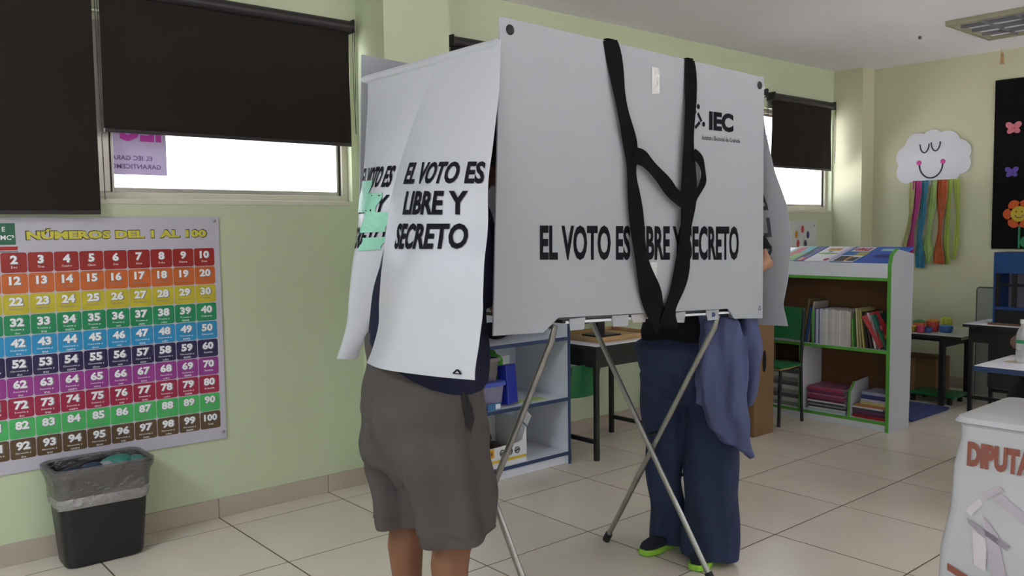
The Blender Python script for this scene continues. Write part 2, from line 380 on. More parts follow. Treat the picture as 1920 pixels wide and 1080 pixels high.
# ceiling louvre lamps
lou = M('grey_louvre', (.30, .30, .34), .35, .6); lampf = M('olive_lamp_frame', (.30, .29, .2), .5); lampr = M('grey_lamp_reflector', (.55, .56, .60), .3, .3)
def ceiling_lamp(label, lx0, lx1, ly0, ly1, watts=0):
    cl = thing('ceiling_light', label, 'ceiling lamp', ((lx0+lx1)/2, (ly0+ly1)/2, ZC), 'louvred ceiling lamps'); z0 = ZC-.035
    for a, b in (((lx0, ly0, z0), (lx1, ly0+.03, ZC)), ((lx0, ly1-.03, z0), (lx1, ly1, ZC)), ((lx0, ly0+.03, z0), (lx0+.03, ly1-.03, ZC)), ((lx1-.03, ly0+.03, z0), (lx1, ly1-.03, ZC))): box('frame', a, b, lampf, cl, .003)
    box('reflector', (lx0+.03, ly0+.03, ZC-.006), (lx1-.03, ly1-.03, ZC-.001), lampr, cl)
    for k in range(1, 6): x = lx0+(lx1-lx0)*k/6; box('louvre', (x-.006, ly0+.03, z0+.004), (x+.006, ly1-.03, ZC-.006), lou, cl)
    for k in range(1, 4): y = ly0+(ly1-ly0)*k/4; box('louvre', (lx0+.03, y-.006, z0+.003), (lx1-.03, y+.006, ZC-.006), lou, cl)
    for k in range(8):
        y = ly0+.08+(ly1-ly0-.16)*(k % 4)/3; xx = lx0+.05 if k < 4 else (lx0+lx1)/2+.02
        G().tube([(xx, y, ZC-.014), (xx+.52, y, ZC-.014)], .007, 8).build('lamp_tube', paper, cl)
    if watts:
        ld = bpy.data.lights.new('added_lamp_light', 'AREA'); ld.shape = 'RECTANGLE'; ld.size = lx1-lx0-.08; ld.size_y = ly1-ly0-.08; ld.energy = watts; ld.color = (.83, .90, 1.0)  # only the added lamps carry this area light
        lo = bpy.data.objects.new('added_lamp_light', ld); COL.objects.link(lo); lo.parent = cl; lo.location = (0, 0, -.04)
ceiling_lamp('unlit square ceiling lamp with a metal louvre grid', 1.475, 2.70, 4.63, 5.385)
ceiling_lamp('unlit louvred ceiling lamp above the photographer', 3.6, 4.8, -2.4, -1.65)
ceiling_lamp('unseen lit louvred ceiling lamp added as fill over the right half of the room', 4.4, 5.6, 3.6, 4.35, ADDED_LAMP)  # added out of view to lift floor and ceiling brightness
ceiling_lamp('unseen lit louvred ceiling lamp added as fill behind the photographer at the rear wall', 1.475, 2.70, -3.4, -2.65, ADDED_LAMP*2.4)  # also added out of view, fill for left wall and curtain
t = thing('hanging_clip', 'small wooden clothes peg hanging from the ceiling edge above the black board', 'clothes peg', (1.35, 5.98, 2.74))
G().tube([(1.35, 5.98, ZC), (1.352, 5.98, 2.75)], .002, 6).build('string', wood, t)
g = G(); g.obox((1.353, 5.98, 2.725), (.007, 0, 0), (0, .006, 0), (.004, 0, .045)); g.build('peg_half', wood, t); g = G(); g.obox((1.366, 5.98, 2.722), (.005, 0, 0), (0, .006, 0), (-.003, 0, .043)); g.build('peg_half', wood, t)
tag(G().tube([(1.152, 4.97, ZC), (1.152, 4.97, ZC-.02)], .012, 8).build('ceiling_hook', greyprint, loc=(1.152, 4.97, ZC)), 'tiny dark hook on the white ceiling', 'hook')

# ================================================================== PURPLE NOTICE ON THE WINDOW
lil = C('lilac_paper', (.62, .52, .80), .6, var=.02); mag = C('magenta_print', (.62, .07, .50), .6)
nt_ = thing('window_notice', 'lilac paper notice seen in reverse on the window under the second blind', 'notice', (-.073, -.27, 1.68))
ya_, yb_ = -.395, -.158
box('sheet', (-.0745, ya_, 1.672), (-.0735, yb_, 2.0), lil, nt_)
F = onX(-.0728); g = G(); text_box(g, 'EL IEC GARANTICE', ya_-.10, -.225, 1.738, 1.760, F, .02, mirror=True)
text_box(g, 'GARANTICEMOS', ya_-.03, -.185, 1.699, 1.721, F, .02, mirror=True)
g.v = [(x, max(y, ya_), z) for x, y, z in g.v]; tag(g.build('lettering', C('violet_print', (.20, .12, .32), .6), nt_, fixn=False), kind='stuff')
g = G(); text_box(g, 'IEC VOTA', ya_-.36, -.180, 1.825, 1.95, F, .05, mirror=True); g.v = [(x, max(y, ya_), z) for x, y, z in g.v]; glyphs(g, 'logo_letter', mag, nt_)

# ================================================================== NUMBER CHART
ch = thing('number_chart', 'large laminated wall chart of coloured squares numbered one to one hundred', 'poster', (.002, -.48, .39))
CY0, CY1, CZ0, CZ1 = -1.045, .050, .392, 1.475
def chartx(y, z): return .006+.004*math.sin(3.1*y+1.7*z)*math.sin(2.3*z+.5)+.003
G().grid(lambda s, t_: (chartx(CY0+(CY1-CY0)*s, CZ0+(CZ1-CZ0)*t_), CY0+(CY1-CY0)*s, CZ0+(CZ1-CZ0)*t_), 12, 12, (-.0015, 0, 0)).build('sheet', C('lavender_white_vinyl', (.47, .44, .52), .45, var=.02), ch, smooth='auto')
def onC(e): return lambda a, b: (chartx(a, b)+e, a, b)
PITC, PITR = .1005, .0880
xr = .024; zt = 1.327
cols = [(.30, .022, .018), (.52, .12, .025), (.50, .42, .028), (.012, .23, .09), (.02, .25, .50), (.020, .012, .065), (.28, .035, .24), (.32, .015, .055), (.06, .42, .11), (.10, .058, .026)]
colnames = ['red', 'orange', 'yellow', 'green', 'blue', 'dark indigo', 'purple', 'crimson', 'light green', 'brown']
one = ['', 'uno', 'dos', 'tres', 'cuatro', 'cinco', 'seis', 'siete', 'ocho', 'nueve']
teen = ['Once', 'Doce', 'Trece', 'Catorce', 'Quince', 'Dieciséis', 'Diecisiete', 'Dieciocho', 'Diecinueve']
veint = ['Veintiuno', 'Veintidós', 'Veintitrés', 'Veinticuatro', 'Veinticinco', 'Veintiséis', 'Veintisiete', 'Veintiocho', 'Veintinueve']
tens = ['', 'Diez', 'Veinte', 'Treinta', 'Cuarenta', 'Cincuenta', 'Sesenta', 'Setenta', 'Ochenta', 'Noventa', 'Cien']
numm = C('white_ink', (.80, .80, .84), .5, var=.01); shm = C('grey_ink', (.22, .20, .24), .5); 
for r in range(10):
    gs, gw = G(), G(); zc = zt-PITR*r-.0425; rm = C('chart_'+colnames[r].replace(' ', '_'), cols[r], .35, var=.10, vscale=18)
    for c in range(10):
        n = r*10+c+1; yc = xr-PITC*(9-c)-PITC/2
        gc = G(); p = rrect(yc, zc, PITC-.003, .0845, .009, 2); gc.add([onC(.0008)(a, b) for a, b in p], [tuple(range(len(p)))])
        sq = gc.build('number_square', rm, ch, fixn=False)
        hh = .036 if n < 100 else .033
        text_h(gs, str(n), yc+.0015, zc+.0115, hh+.004, onC(.0012), .055, 1.0, .068)
        gn = G(); text_h(gn, str(n), yc, zc+.0125, hh, onC(.0017), .045, 1.0, .064); glyphs(gn, 'digit', numm, sq)
        if n <= 9: ws = [one[n].capitalize()]
        elif n % 10 == 0: ws = [tens[n//10]]
        elif n < 20: ws = [teen[n-11]]
        elif n < 30: ws = [veint[n-21]]
        else: ws = [tens[n//10]+' y', one[n % 10]]
        for k, w_ in enumerate(ws): text_h(gw, w_, yc, zc-.0195-.0145*k, .0095, onC(.0012), .01, 1.05, .088, 1)
    tag(gs.build('numeral_outlines', shm, ch, fixn=False), kind='stuff')
    tag(gw.build('number_words', numm if r not in (1, 2, 8) else shm, ch, fixn=False), kind='stuff')
g = G(); text_box(g, 'NÚMEROS DEL 1 AL 100', -.783, -.008, 1.376, 1.428, onC(.0008), .075); tag(g.build('title_outline', C('dark_olive_ink', (.09, .07, .02), .5), ch, fixn=False), kind='stuff')
g = G(); text_box(g, 'NÚMEROS DEL 1 AL 100', -.778, -.013, 1.380, 1.423, onC(.0016), .048); glyphs(g, 'title_letter', C('yellow_ink', (.56, .50, .06), .5), ch)
g = G(); p = [(-.935, 1.36), (-.82, 1.36), (-.82, 1.45), (-.935, 1.45)]; g.add([onC(.0008)(a, b) for a, b in p], [(0, 1, 2, 3)]); g.build('blackboard_picture', C('board_green_ink', (.03, .13, .075), .5), ch, fixn=False)
g = G(); text_h(g, 'E', -.862, 1.425, .020, onC(.0016)); text_h(g, 'MC²', -.850, 1.39, .020, onC(.0016)); glyphs(g, 'chalk_letter', numm, ch)
g = G(); g.add([onC(.0008)(a, b) for a, b in [(-.895, 1.337), (-.815, 1.337), (-.812, 1.352), (-.89, 1.352)]], [(0, 1, 2, 3)]); g.build('book_picture', C('red_ink', (.32, .02, .02), .5), ch, fixn=False)
g = G(); g.add([onC(.0008)(a, b) for a, b in [(-.88, 1.328), (-.812, 1.328), (-.812, 1.3345), (-.88, 1.3345)]], [(0, 1, 2, 3)]); g.build('book_picture', shm, ch, fixn=False)
for y, z in ((.028, 1.458), (.034, .425)):
    G().ell((chartx(y, z)+.003, y, z), (.006, 0, 0), (0, .008, 0), (0, 0, .008), 10, 6).build('tack', steel, ch, smooth=True)

# ================================================================== WASTE BIN
bn = thing('waste_bin', 'black rectangular waste bin with a clear liner under the number chart', 'waste bin', (.185, -.55, 0))
def rring(cx, cy, z, wx, wy, r, n=5): return [(x, y, z) for x, y in rrect(cx, cy, wx, wy, r, n)]
def shell(rs):
    g = G(); n = len(rs[0])
    for q in rs: g.v += q
    g.f = [(i*n+k, i*n+(k+1) % n, (i+1)*n+(k+1) % n, (i+1)*n+k) for i in range(len(rs)-1) for k in range(n)]
    return g
bcx, bcy = .155, -.578
def bprof(z, d=0):                                    # outer size at height z
    f = z/.415; return rring(bcx, bcy, z, .175+.055*f+d, .315+.062*f+d, .045)
g = shell([bprof(0, -.03), bprof(.006, -.006), bprof(.02), bprof(.405), bprof(.405, -.012), bprof(.03, -.012)]); n_ = len(bprof(0)); g.f += [tuple(range(n_))[::-1], tuple(range(5*n_, 6*n_))]
g.build('body', blackpl, bn, smooth='auto')
g = shell([bprof(.392, .004), bprof(.395, .020), bprof(.412, .024), bprof(.420, .014), bprof(.418, -.004), bprof(.39, -.010)]); g.build('rim', blackpl, bn, smooth='auto')
liner = Mtrans('clear_grey_bag', (.20, .18, .19), .4, .14, .8, .40, .9, 30)
rs = []
for i, (z, d) in enumerate([(.30, .004), (.425, -.016), (.432, .012), (.425, .034), (.40, .032), (.375, .016), (.34, .011), (.30, .010), (.285, .014), (.272, .017), (.262, .012), (.255, .010)]):
    q = bprof(min(z, .425), d); 
    rs.append([(x+.003*math.sin(k*2.1+i), y+.003*math.sin(k*1.7+i*2), z+(.010*math.sin(y*17+1)+.022*(y-bcy) if i >= 7 else 0)) for k, (x, y, _) in enumerate(q)])
shell(rs[:8]).build('liner', liner, bn, smooth='auto'); shell(rs[7:]).build('liner_hem', Mtrans('pale_bag_hem', (.55, .51, .53), .4, .14, .8, .25, .9, 30), bn, smooth='auto')
for k, (y, zc, cl_, rr) in enumerate([(-.69, .375, (.01, .02, .05), .06), (-.62, .385, (.02, .03, .07), .055), (-.51, .39, (.03, .17, .14), .07), (-.45, .385, (.06, .17, .15), .06), (-.58, .36, (.10, .04, .05), .06), (-.56, .385, (.25, .27, .28), .05)]):
    g = G(); g.ell((bcx+.01*(k % 2), y, zc), (rr*.9, .01, .01), (.01, rr, 0), (0, .02, rr*.7), 10, 7)
    o = g.build('crumpled_bag', C('rubbish_%d' % k, cl_, .3), bn, smooth=True)

# ================================================================== VOTING BOOTH
XP = 2.13; XF = 1.345; RODY = .075
bo = thing('voting_booth', 'white folding voting booth lettered EL VOTO ES LIBRE Y SECRETO on crossed steel legs', 'voting booth', (1.74, .75, 0))
fp = [at(u, v, 'x', XP) for u, v in [(938, 30), (1433, 145), (1430, 597), (1378, 597.5), (1365.5, 579), (1047.5, 596), (1019, 624), (925, 630)]]
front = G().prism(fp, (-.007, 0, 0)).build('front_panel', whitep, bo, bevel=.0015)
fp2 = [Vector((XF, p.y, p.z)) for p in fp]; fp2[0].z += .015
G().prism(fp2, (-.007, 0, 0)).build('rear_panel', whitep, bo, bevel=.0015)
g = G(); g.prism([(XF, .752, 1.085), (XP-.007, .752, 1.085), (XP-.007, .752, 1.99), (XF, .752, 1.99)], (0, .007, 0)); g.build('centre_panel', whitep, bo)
TZ = 1.078
def tz(y): return 1.104-.0367*(y-.33)
def slab(g, x0, x1, y0, y1, a, b):
    q = [(x0, y0, tz(y0)+a), (x1, y0, tz(y0)+a), (x1, y1, tz(y1)+a), (x0, y1, tz(y1)+a)]; return g.prism(q, (0, 0, b-a))
slab(G(), XF+.01, XP-.012, .33, 1.24, -.010, 0).build('table_top', whitel, bo, bevel=.003)
for q in ((XF, XP-.008, .322, .336), (XF, XP-.008, 1.234, 1.248), (XP-.026, XP-.013, .336, 1.234), (XF-.006, XF+.009, .336, 1.234)): slab(G(), *q, -.008, .003).build('edge_rail', blackm, bo, bevel=.002)
# crossed legs
for y in (.30, 1.165):
    for xt, xb, d in ((2.115, 1.515, 0), (1.42, 2.105, -.026)):
        TZ = tz(y); top = (xt, y+d, TZ-.03); e = .12 if xt > 2 else 0
        pts = [Vector(top), Vector((xb, y+d, .012))]; 
        if xt > 2: pts = [Vector((xt-.07, y+d, TZ-.012)), Vector((xt-.008, y+d, TZ-.022)), Vector((xt-.022, y+d, TZ-.06)), Vector((xb, y+d, .012))]
        leg = G().tube(pts, .0115, 12).build('leg', steel, bo, smooth='auto')
        a = Vector((xb, y+d, .012)); dr = (Vector(top)-a).normalized()
        G().tube([a-dr*.004, a+dr*.035], .0165, 12).build('rubber_foot', blackrub, leg, smooth='auto')
    G().tube([(1.80, y-.045, .545), (1.80, y+.02, .545)], .007, 8).build('pivot_bolt', blackrub, bo)
# tabs under the front edge
tabs = [[(1068, 600), (1098, 597), (1095, 620), (1070, 622)], [(1148, 594), (1179, 592), (1178, 613), (1150, 615)], [(1184, 592), (1213, 590), (1210, 606), (1187, 607)], [(1268, 588), (1286, 586), (1283, 607), (1264, 607)], [(1324, 584), (1349, 582), (1346, 601), (1328, 603)]]
for i, q in enumerate(tabs): G().prism([at(u, v-2, 'x', XP-.0065) for u, v in q], (-.004, 0, 0)).build('tab', whitep if i != 2 else C('beige_tab', (.42, .40, .40), .5), bo, bevel=.001)
G().tube([at(1337, 590, 'x', XP-.0065), at(1337, 590, 'x', XP-.003)], .009, 12).build('tab_rivet', C('navy_rivet', (.03, .04, .14), .4), bo)
# corner buttons
for u, v in ((956, 56), (1424, 160)):
    p = at(u, v, 'x', XP); G().ell(p+Vector((.001, 0, 0)), (.006, 0, 0), (0, .0155, 0), (0, 0, .0155), 18, 8).build('corner_button', blackrub, bo, smooth=True)
# lettering on the front panel
FXP = onX(XP+.0009); g = G()
a = at(1012, 488, 'x', XP); b = at(1385, 424, 'x', XP); c_ = at(1012, 422, 'x', XP); d_ = at(1385, 488, 'x', XP)
def bil(s, t): q = (a*(1-s)+d_*s)*(1-t)+(c_*(1-s)+b*s)*t; return (XP+.0009, q.y, q.z)
text_box(g, 'EL VOTO ES LIBRE Y SECRETO', 0, 1, 0, 1, bil, .038, 3); glyphs(g, 'letter', blackprint, front)
g = G(); a1, b1 = at(1329, 250, 'x', XP), at(1375, 213, 'x', XP); text_box(g, 'IEC', a1.y, b1.y, a1.z+.012, b1.z-.002, FXP, .055, 4); glyphs(g, 'letter', blackprint, front); g = G()
a1, b1 = at(1316, 255, 'x', XP), at(1387, 257, 'x', XP); text_box(g, 'Instituto Electoral de Coahuila', a1.y, b1.y, a1.z-.013, a1.z+.004, FXP, .012, 1); tag(g.build('small_lettering', blackprint, front, fixn=False), kind='stuff'); g = G()
def P2(u, v): q = at(u, v, 'x', XP); return (XP+.0009, q.y, q.z)
def disc(u, v, r): 
    q = P2(u, v); g.add([(q[0], q[1]+r*math.cos(k*pi/7), q[2]+r*math.sin(k*pi/7)) for k in range(14)], [tuple(range(14))])
def bar(u0, v0, u1, v1, wd):
    p, q = Vector(P2(u0, v0)), Vector(P2(u1, v1)); n = (q-p).normalized().cross(Vector((1, 0, 0)))*wd; g.add([p-n, q-n, q+n, p+n], [(0, 1, 2, 3)])
disc(1309, 200, .0095); disc(1319, 233, .0095); disc(1297, 253, .0085); disc(1288, 214, .0085); bar(1308, 212, 1315, 228, .0062); bar(1312, 229, 1303, 240, .0062); bar(1305, 208, 1299, 215, .0055); bar(1297, 216, 1293, 236, .0055); bar(1300, 243, 1293, 240, .005)
glyphs(g, 'emblem_piece', blackprint, front)
g = G()
for k in range(3):
    an = pi/2+k*2*pi/3; q = P2(1424, 578); pts = [Vector((q[0], q[1]+.011*math.cos(an+j), q[2]+.011*math.sin(an+j))) for j in (0, 2*pi/3)]
    p, q2 = pts; n = (q2-p).normalized().cross(Vector((1, 0, 0)))*.002; g.add([p-n, q2-n, q2+n, p+n], [(0, 1, 2, 3)])
glyphs(g, 'recycling_arrow', greyprint, front)
# clear tape strips
tape = Mtrans('glossy_tape', (.88, .89, .9), .2, .12, .9, .25, .6, 60)
for q in ([(1222, 125), (1236, 128), (1237, 176), (1222, 176)], [(1219, 492), (1232, 492), (1231, 530), (1219, 528)]):
    G().prism([at(u, v, 'x', XP+.001) for u, v in q], (.0012, 0, 0)).build('tape_strip', tape, bo, bevel=.0004)
# black ribbons
def strap(name, pts, wpx, lift, tw=None):
    """pts on the panel plane (pixels); flat ribbon of given width"""
    P = [at(u, v, 'x', XP) for u, v in pts]; n = len(P); fine = []
    for i in range(n-1):
        p0, p1, p2, p3 = P[max(i-1, 0)], P[i], P[i+1], P[min(i+2, n-1)]
        for k in range(6):
            t = k/6; fine.append((.5*((2*p1)+(-p0+p2)*t+(2*p0-5*p1+4*p2-p3)*t*t+(-p0+3*p1-3*p2+p3)*t**3), (i+t)/(n-1)))
    fine.append((P[-1], 1)); m = len(fine); g = G(); v = []
    for i, (p, s) in enumerate(fine):
        tg = (fine[min(i+1, m-1)][0]-fine[max(i-1, 0)][0]).normalized(); sd = Vector((1, 0, 0)).cross(tg)
        wd = np.interp(s, np.linspace(0, 1, len(wpx)), wpx)*.00130; x = np.interp(s, np.linspace(0, 1, len(lift)), lift)
        q = Vector((XP+x, p.y, p.z)); tilt = .25*wd*math.sin(i*.5)
        v += [q+sd*wd+Vector((tilt, 0, 0)), q-sd*wd-Vector((tilt*.3, 0, 0)), q-sd*wd+Vector((.003-tilt*.3, 0, 0)), q+sd*wd+Vector((.003+tilt, 0, 0))]
    f = [(i*4+k, i*4+(k+1) % 4, i*4+4+(k+1) % 4, i*4+4+k) for i in range(m-1) for k in range(4)]+[(0, 1, 2, 3), (4*m-1, 4*m-2, 4*m-3, 4*m-4)]
    return g.add(v, f).build(name, ribbon, bo, smooth='auto')
strap('ribbon', [(1143, 76), (1153, 150), (1166, 230), (1177, 290), (1179, 340), (1186, 420), (1200, 500), (1216, 560), (1238, 612)], [25, 24, 23, 22, 20, 24, 31, 36, 38], [.001, .010, .016, .014, .016, .018, .016, .012, .010])
strap('ribbon', [(1292, 112), (1289, 200), (1284, 300), (1281, 390), (1276, 460), (1266, 530), (1252, 580), (1246, 612)], [20, 23, 28, 28, 27, 27, 28, 34], [.001, .012, .018, .020, .018, .014, .012, .012])
strap('ribbon', [(1178, 292), (1198, 300), (1225, 330), (1248, 360), (1272, 378)], [22, 20, 19, 20, 22], [.018, .024, .026, .026, .024])
strap('ribbon', [(1290, 288), (1305, 305), (1312, 330), (1306, 350), (1292, 372)], [14, 13, 11, 11, 13], [.024, .022, .016, .018, .024])
# strap ends folded over the top edge
for u, v in ((1143, 76), (1292, 112)):
    p = at(u, v, 'x', XP); box('ribbon', (XP-.012, p.y-.017, p.z-.10), (XP-.008, p.y+.017, p.z+.004), ribbon, bo); box('ribbon', (XP-.012, p.y-.017, p.z+.0), (XP+.006, p.y+.017, p.z+.005), ribbon, bo)
# curtain rods and vinyl curtains
for y in (RODY, 1.435): G().tube([(XF, y, 1.948), (XP-.007, y, 1.95)], .011, 10).build('curtain_rod', whitel, bo, smooth='auto')
G().tube([(XF+.03, RODY-.006, 1.944), (XP-.008, RODY-.006, 1.946)], .016, 12).build('curtain_hem', sheet, bo, smooth='auto')
def strip(rows, thick, wave):
    """rows: (uL,vL,uR,vR,y) -> surface function S(s,t)"""
    Ls = [at(r[0], r[1], 'y', r[4]) for r in rows]; Rs = [at(r[2], r[3], 'y', r[4]) for r in rows]; n = len(rows)
    def cat(P, t):
        x = t*(n-1); i = min(int(x), n-2); t = x-i; p0, p1, p2, p3 = P[max(i-1, 0)], P[i], P[i+1], P[min(i+2, n-1)]
        return .5*((2*p1)+(-p0+p2)*t+(2*p0-5*p1+4*p2-p3)*t*t+(-p0+3*p1-3*p2+p3)*t**3)
    def S(s, t, e=0):
        p = cat(Ls, t)*(1-s)+cat(Rs, t)*s; bend = wave*min(1, t*2.5)*(math.sin(s*5.0+t*4)+.5*math.sin(s*11+t*7+1)+.5*math.sin(t*23+s*2)+.35*max(0, t-.5)*math.sin(t*61+s*3))
        bulge = -.045*math.sin(pi*s)*min(1, t*1.6)
        return p+Vector((0, bend+bulge-e, 0))
    return S
near_rows = [(822, 108, 938, 74, RODY-.012), (798, 168, 936, 170, .03), (763, 260, 924, 258, -.03), (739, 335, 915, 333, -.09), (727, 410, 911, 410, -.13), (717, 475, 908, 475, -.165), (713, 546, 903, 556, -.192), (707, 617, 898, 632, -.205), (690, 680, 888, 713, -.212)]
far_rows = [(690, 150, 826, 106, RODY-.010), (688, 210, 806, 168, .045), (684, 270, 790, 255, .0), (678, 340, 765, 335, -.04), (672, 410, 738, 408, -.075), (667, 480, 717, 474, -.09), (664, 550, 705, 545, -.10), (658, 615, 692, 612, -.105), (646, 668, 668, 673, -.11)]
Sn = strip(near_rows, 0, .0055); Sf = strip(far_rows, 0, .004)
Sf0 = Sf
nc = G().grid(lambda s, t: Sn(s, t), 26, 48, (0, .0015, 0)).build('curtain', sheet, bo, smooth='auto')
fc = G().grid(lambda s, t: Sf(s, t), 16, 48, (0, .0015, 0)).build('curtain', sheet, bo, smooth='auto')
def tv(rows, v):                                         # row parameter of an image height (mid edge)
    vv = [(r[1]+r[3])/2 for r in rows]; return float(np.interp(v, vv, np.linspace(0, 1, len(rows))))
g = G()
for s_, x0, x1, va, vb in (('EL VOTO ES', .17, .975, 303, 345), ('LIBRE Y', .25, .87, 358, 402), ('SECRETO', .20, .88, 418, 467)):
    text_box(g, s_, x0, x1, tv(near_rows, vb), tv(near_rows, va), lambda s, t: Sn(s, t, .003), .036, 3, 2)
glyphs(g, 'letter', blackprint, nc)
g = G()
for s_, x0, x1, va, vb in (('EL VOTO ES', .04, .80, 312, 352), ('LIBRE Y', .10, .84, 366, 400), ('SECRETO', .10, .95, 425, 465)):
    text_box(g, s_, x0, x1, tv(far_rows, vb), tv(far_rows, va), lambda s, t: Sf(s, t, .003), .036, 3, 2)
glyphs(g, 'letter', blackprint, fc)
g = G()
for k in range(3):
    an = pi/2+k*2*pi/3; q0 = (.90, .972); pts = [(q0[0]+.028*math.cos(an+j), q0[1]-.0095*math.sin(an+j)) for j in (0, 2*pi/3)]
    (x0, y0), (x1, y1) = pts; dx, dy = (x1-x0), (y1-y0)*3; l = math.hypot(dx, dy); nx, ny = -dy/l*.006, dx/l*.006/3
    g.add([Sn(x0-nx, y0-ny, .003), Sn(x1-nx, y1-ny, .003), Sn(x1+nx, y1+ny, .003), Sn(x0+nx, y0+ny, .003)], [(0, 1, 2, 3)])
glyphs(g, 'recycling_arrow', blackprint, nc)
mint = Mtrans('mint_paper', (.36, .80, .62), .35, .4, .1, 0, .3, 30)
for x0, x1, va, vb in ((.03, .42, 338, 382), (.05, .72, 362, 398), (.5, .95, 398, 436), (.60, .98, 446, 470)):
    G().grid(lambda s, t: Sf(x0+(x1-x0)*s+.03*math.sin(t*6), tv(far_rows, va)+(tv(far_rows, vb)-tv(far_rows, va))*t, .0045), 5, 5, (0, .001, 0)).build('mint_sticker', mint, fc, smooth='auto')
# curtains of the other opening
R0 = at(1437, 215, 'y', 1.46)
rrows = [(2.105, 1.945, 1.447), (2.108, 1.79, 1.47), (2.12, 1.62, 1.52), (2.145, 1.48, 1.575), (2.15, 1.335, 1.60), (2.14, 1.18, 1.60), (2.12, 1.07, 1.60), (2.15, .985, 1.595)]
def rc(xl):
    n = len(rrows)
    def S(s, t, e=0):
        x = t*(n-1); i = min(int(x), n-2); f = x-i; p = [rrows[i][k]*(1-f)+rrows[i+1][k]*f for k in range(3)]
        return Vector((xl+(p[0]-xl)*s, p[2]+.010*min(1, 3*t)*math.sin(s*7+t*3)-e, p[1]-.02*(1-s)*t))
    return S
S1 = rc(1.74); cc = G().grid(S1, 20, 40, (0, .0015, 0)).build('curtain', sheet, bo, smooth='auto')
g = G()
for s_, za, zb in (('EL VOTO ES', .36, .44), ('LIBRE Y', .47, .55), ('SECRETO', .58, .66)): text_box(g, s_, .06, .79, zb, za, lambda s, t: S1(s, t, .003), .036, 3, 2, mirror=True)
glyphs(g, 'letter', greyprint, cc)
def S2(s, t): x = 1.36+.36*s; return (x, 1.447+.15*min(1, t*1.6)+.008*math.sin(s*8+t*4), 1.945-.97*t)
G().grid(S2, 14, 30, (0, .0015, 0)).build('curtain', sheet, bo, smooth='auto')
# ballot slips and markers on the shelf of the booth
for (x, y) in ((1.72, .52), (1.75, .98)):
    tag(box('ballot_paper', (x-.11, y-.08, tz(y)+.003), (x+.11, y+.08, tz(y)+.004), paper, loc=(x, y, TZ)), 'paper ballot lying inside the booth '+('before the person in grey shorts' if y < .7 else 'before the person in blue jeans'), 'ballot')

# ================================================================== PEOPLE
def head(g, c, fwd, k=1.):
    """skull, jaw, nose and ears; c = centre of the head"""
    c = Vector(c); f = Vector(fwd).normalized(); up = Vector((0, 0, 1)); up = (up-f*up.dot(f)).normalized(); s = f.cross(up)
    def p(a, b, d): return c+(s*a+f*b+up*d)*k
    g.ell(p(0, -.012, .025), s*.076*k, f*.095*k, up*.092*k); g.ell(p(0, .03, -.045), s*.055*k, f*.062*k, up*.075*k); g.ell(p(0, .055, -.09), s*.03*k, f*.03*k, up*.025*k)
    g.ell(p(0, .095, -.022), s*.013*k, f*.02*k, up*.02*k, 10, 8); g.ell(p(0, .085, .005), s*.009*k, f*.014*k, up*.03*k, 10, 8)
    for q in (-1, 1):
        g.ell(p(.078*q, -.005, -.01), s*.010*k, f*.018*k, up*.031*k, 10, 8); g.ell(p(.032*q, .066, .022), s*.022*k, f*.016*k, up*.010*k, 8, 6)
    g.ell(p(0, .086, -.058), s*.024*k, f*.012*k, up*.011*k, 10, 6)
    return p, s, f, up
def hand(g, wrist, d, nrm, side, k=1., curl=.5):
    """palm and five separate bent fingers; side=+1 puts the thumb along d x nrm"""
    w = Vector(wrist); d = Vector(d).normalized(); n = Vector(nrm); n = (n-d*n.dot(d)).normalized(); t = d.cross(n)*side
    g.tube([w-d*.02*k, w+d*.02*k, w+d*.055*k, w+d*.092*k], [.022*k, .030*k, .038*k, .036*k], 12, [.016*k, .016*k, .015*k, .012*k], n)
    for i, (o, ln) in enumerate(((.028, .070), (.009, .080), (-.010, .074), (-.028, .058))):
        b = w+d*(.084-.004*abs(i-1))*k+t*o*k; p = [b-d*.02*k, b]; a = 0
        for j, fr in enumerate((.45, .32, .23)):
            a += curl*(.6, .8, .6)[j]; p.append(p[-1]+(d*math.cos(a)-n*math.sin(a)+t*o*.6)*ln*fr*k)
        g.tube(p, [.0085*k, .0095*k, .0088*k, .008*k, .006*k], 8)
    b = w+d*.022*k+t*.024*k; g.tube([b, b+(t*.6+d*.5-n*.3)*.035*k, b+(t*.75+d*1.35-n*.75)*.035*k, b+(t*.75+d*2.1-n*1.2)*.033*k], [.013*k, .0115*k, .010*k, .007*k], 8)
def folds(amp, comps):
    def fn(co, no):
        h = np.zeros(len(co))
        for (a, kx, ky, kz, ph) in comps: h += a*np.sin(co[:, 0]*kx+co[:, 1]*ky+co[:, 2]*kz+ph)
        return co+no*(amp*h)[:, None]
    return fn
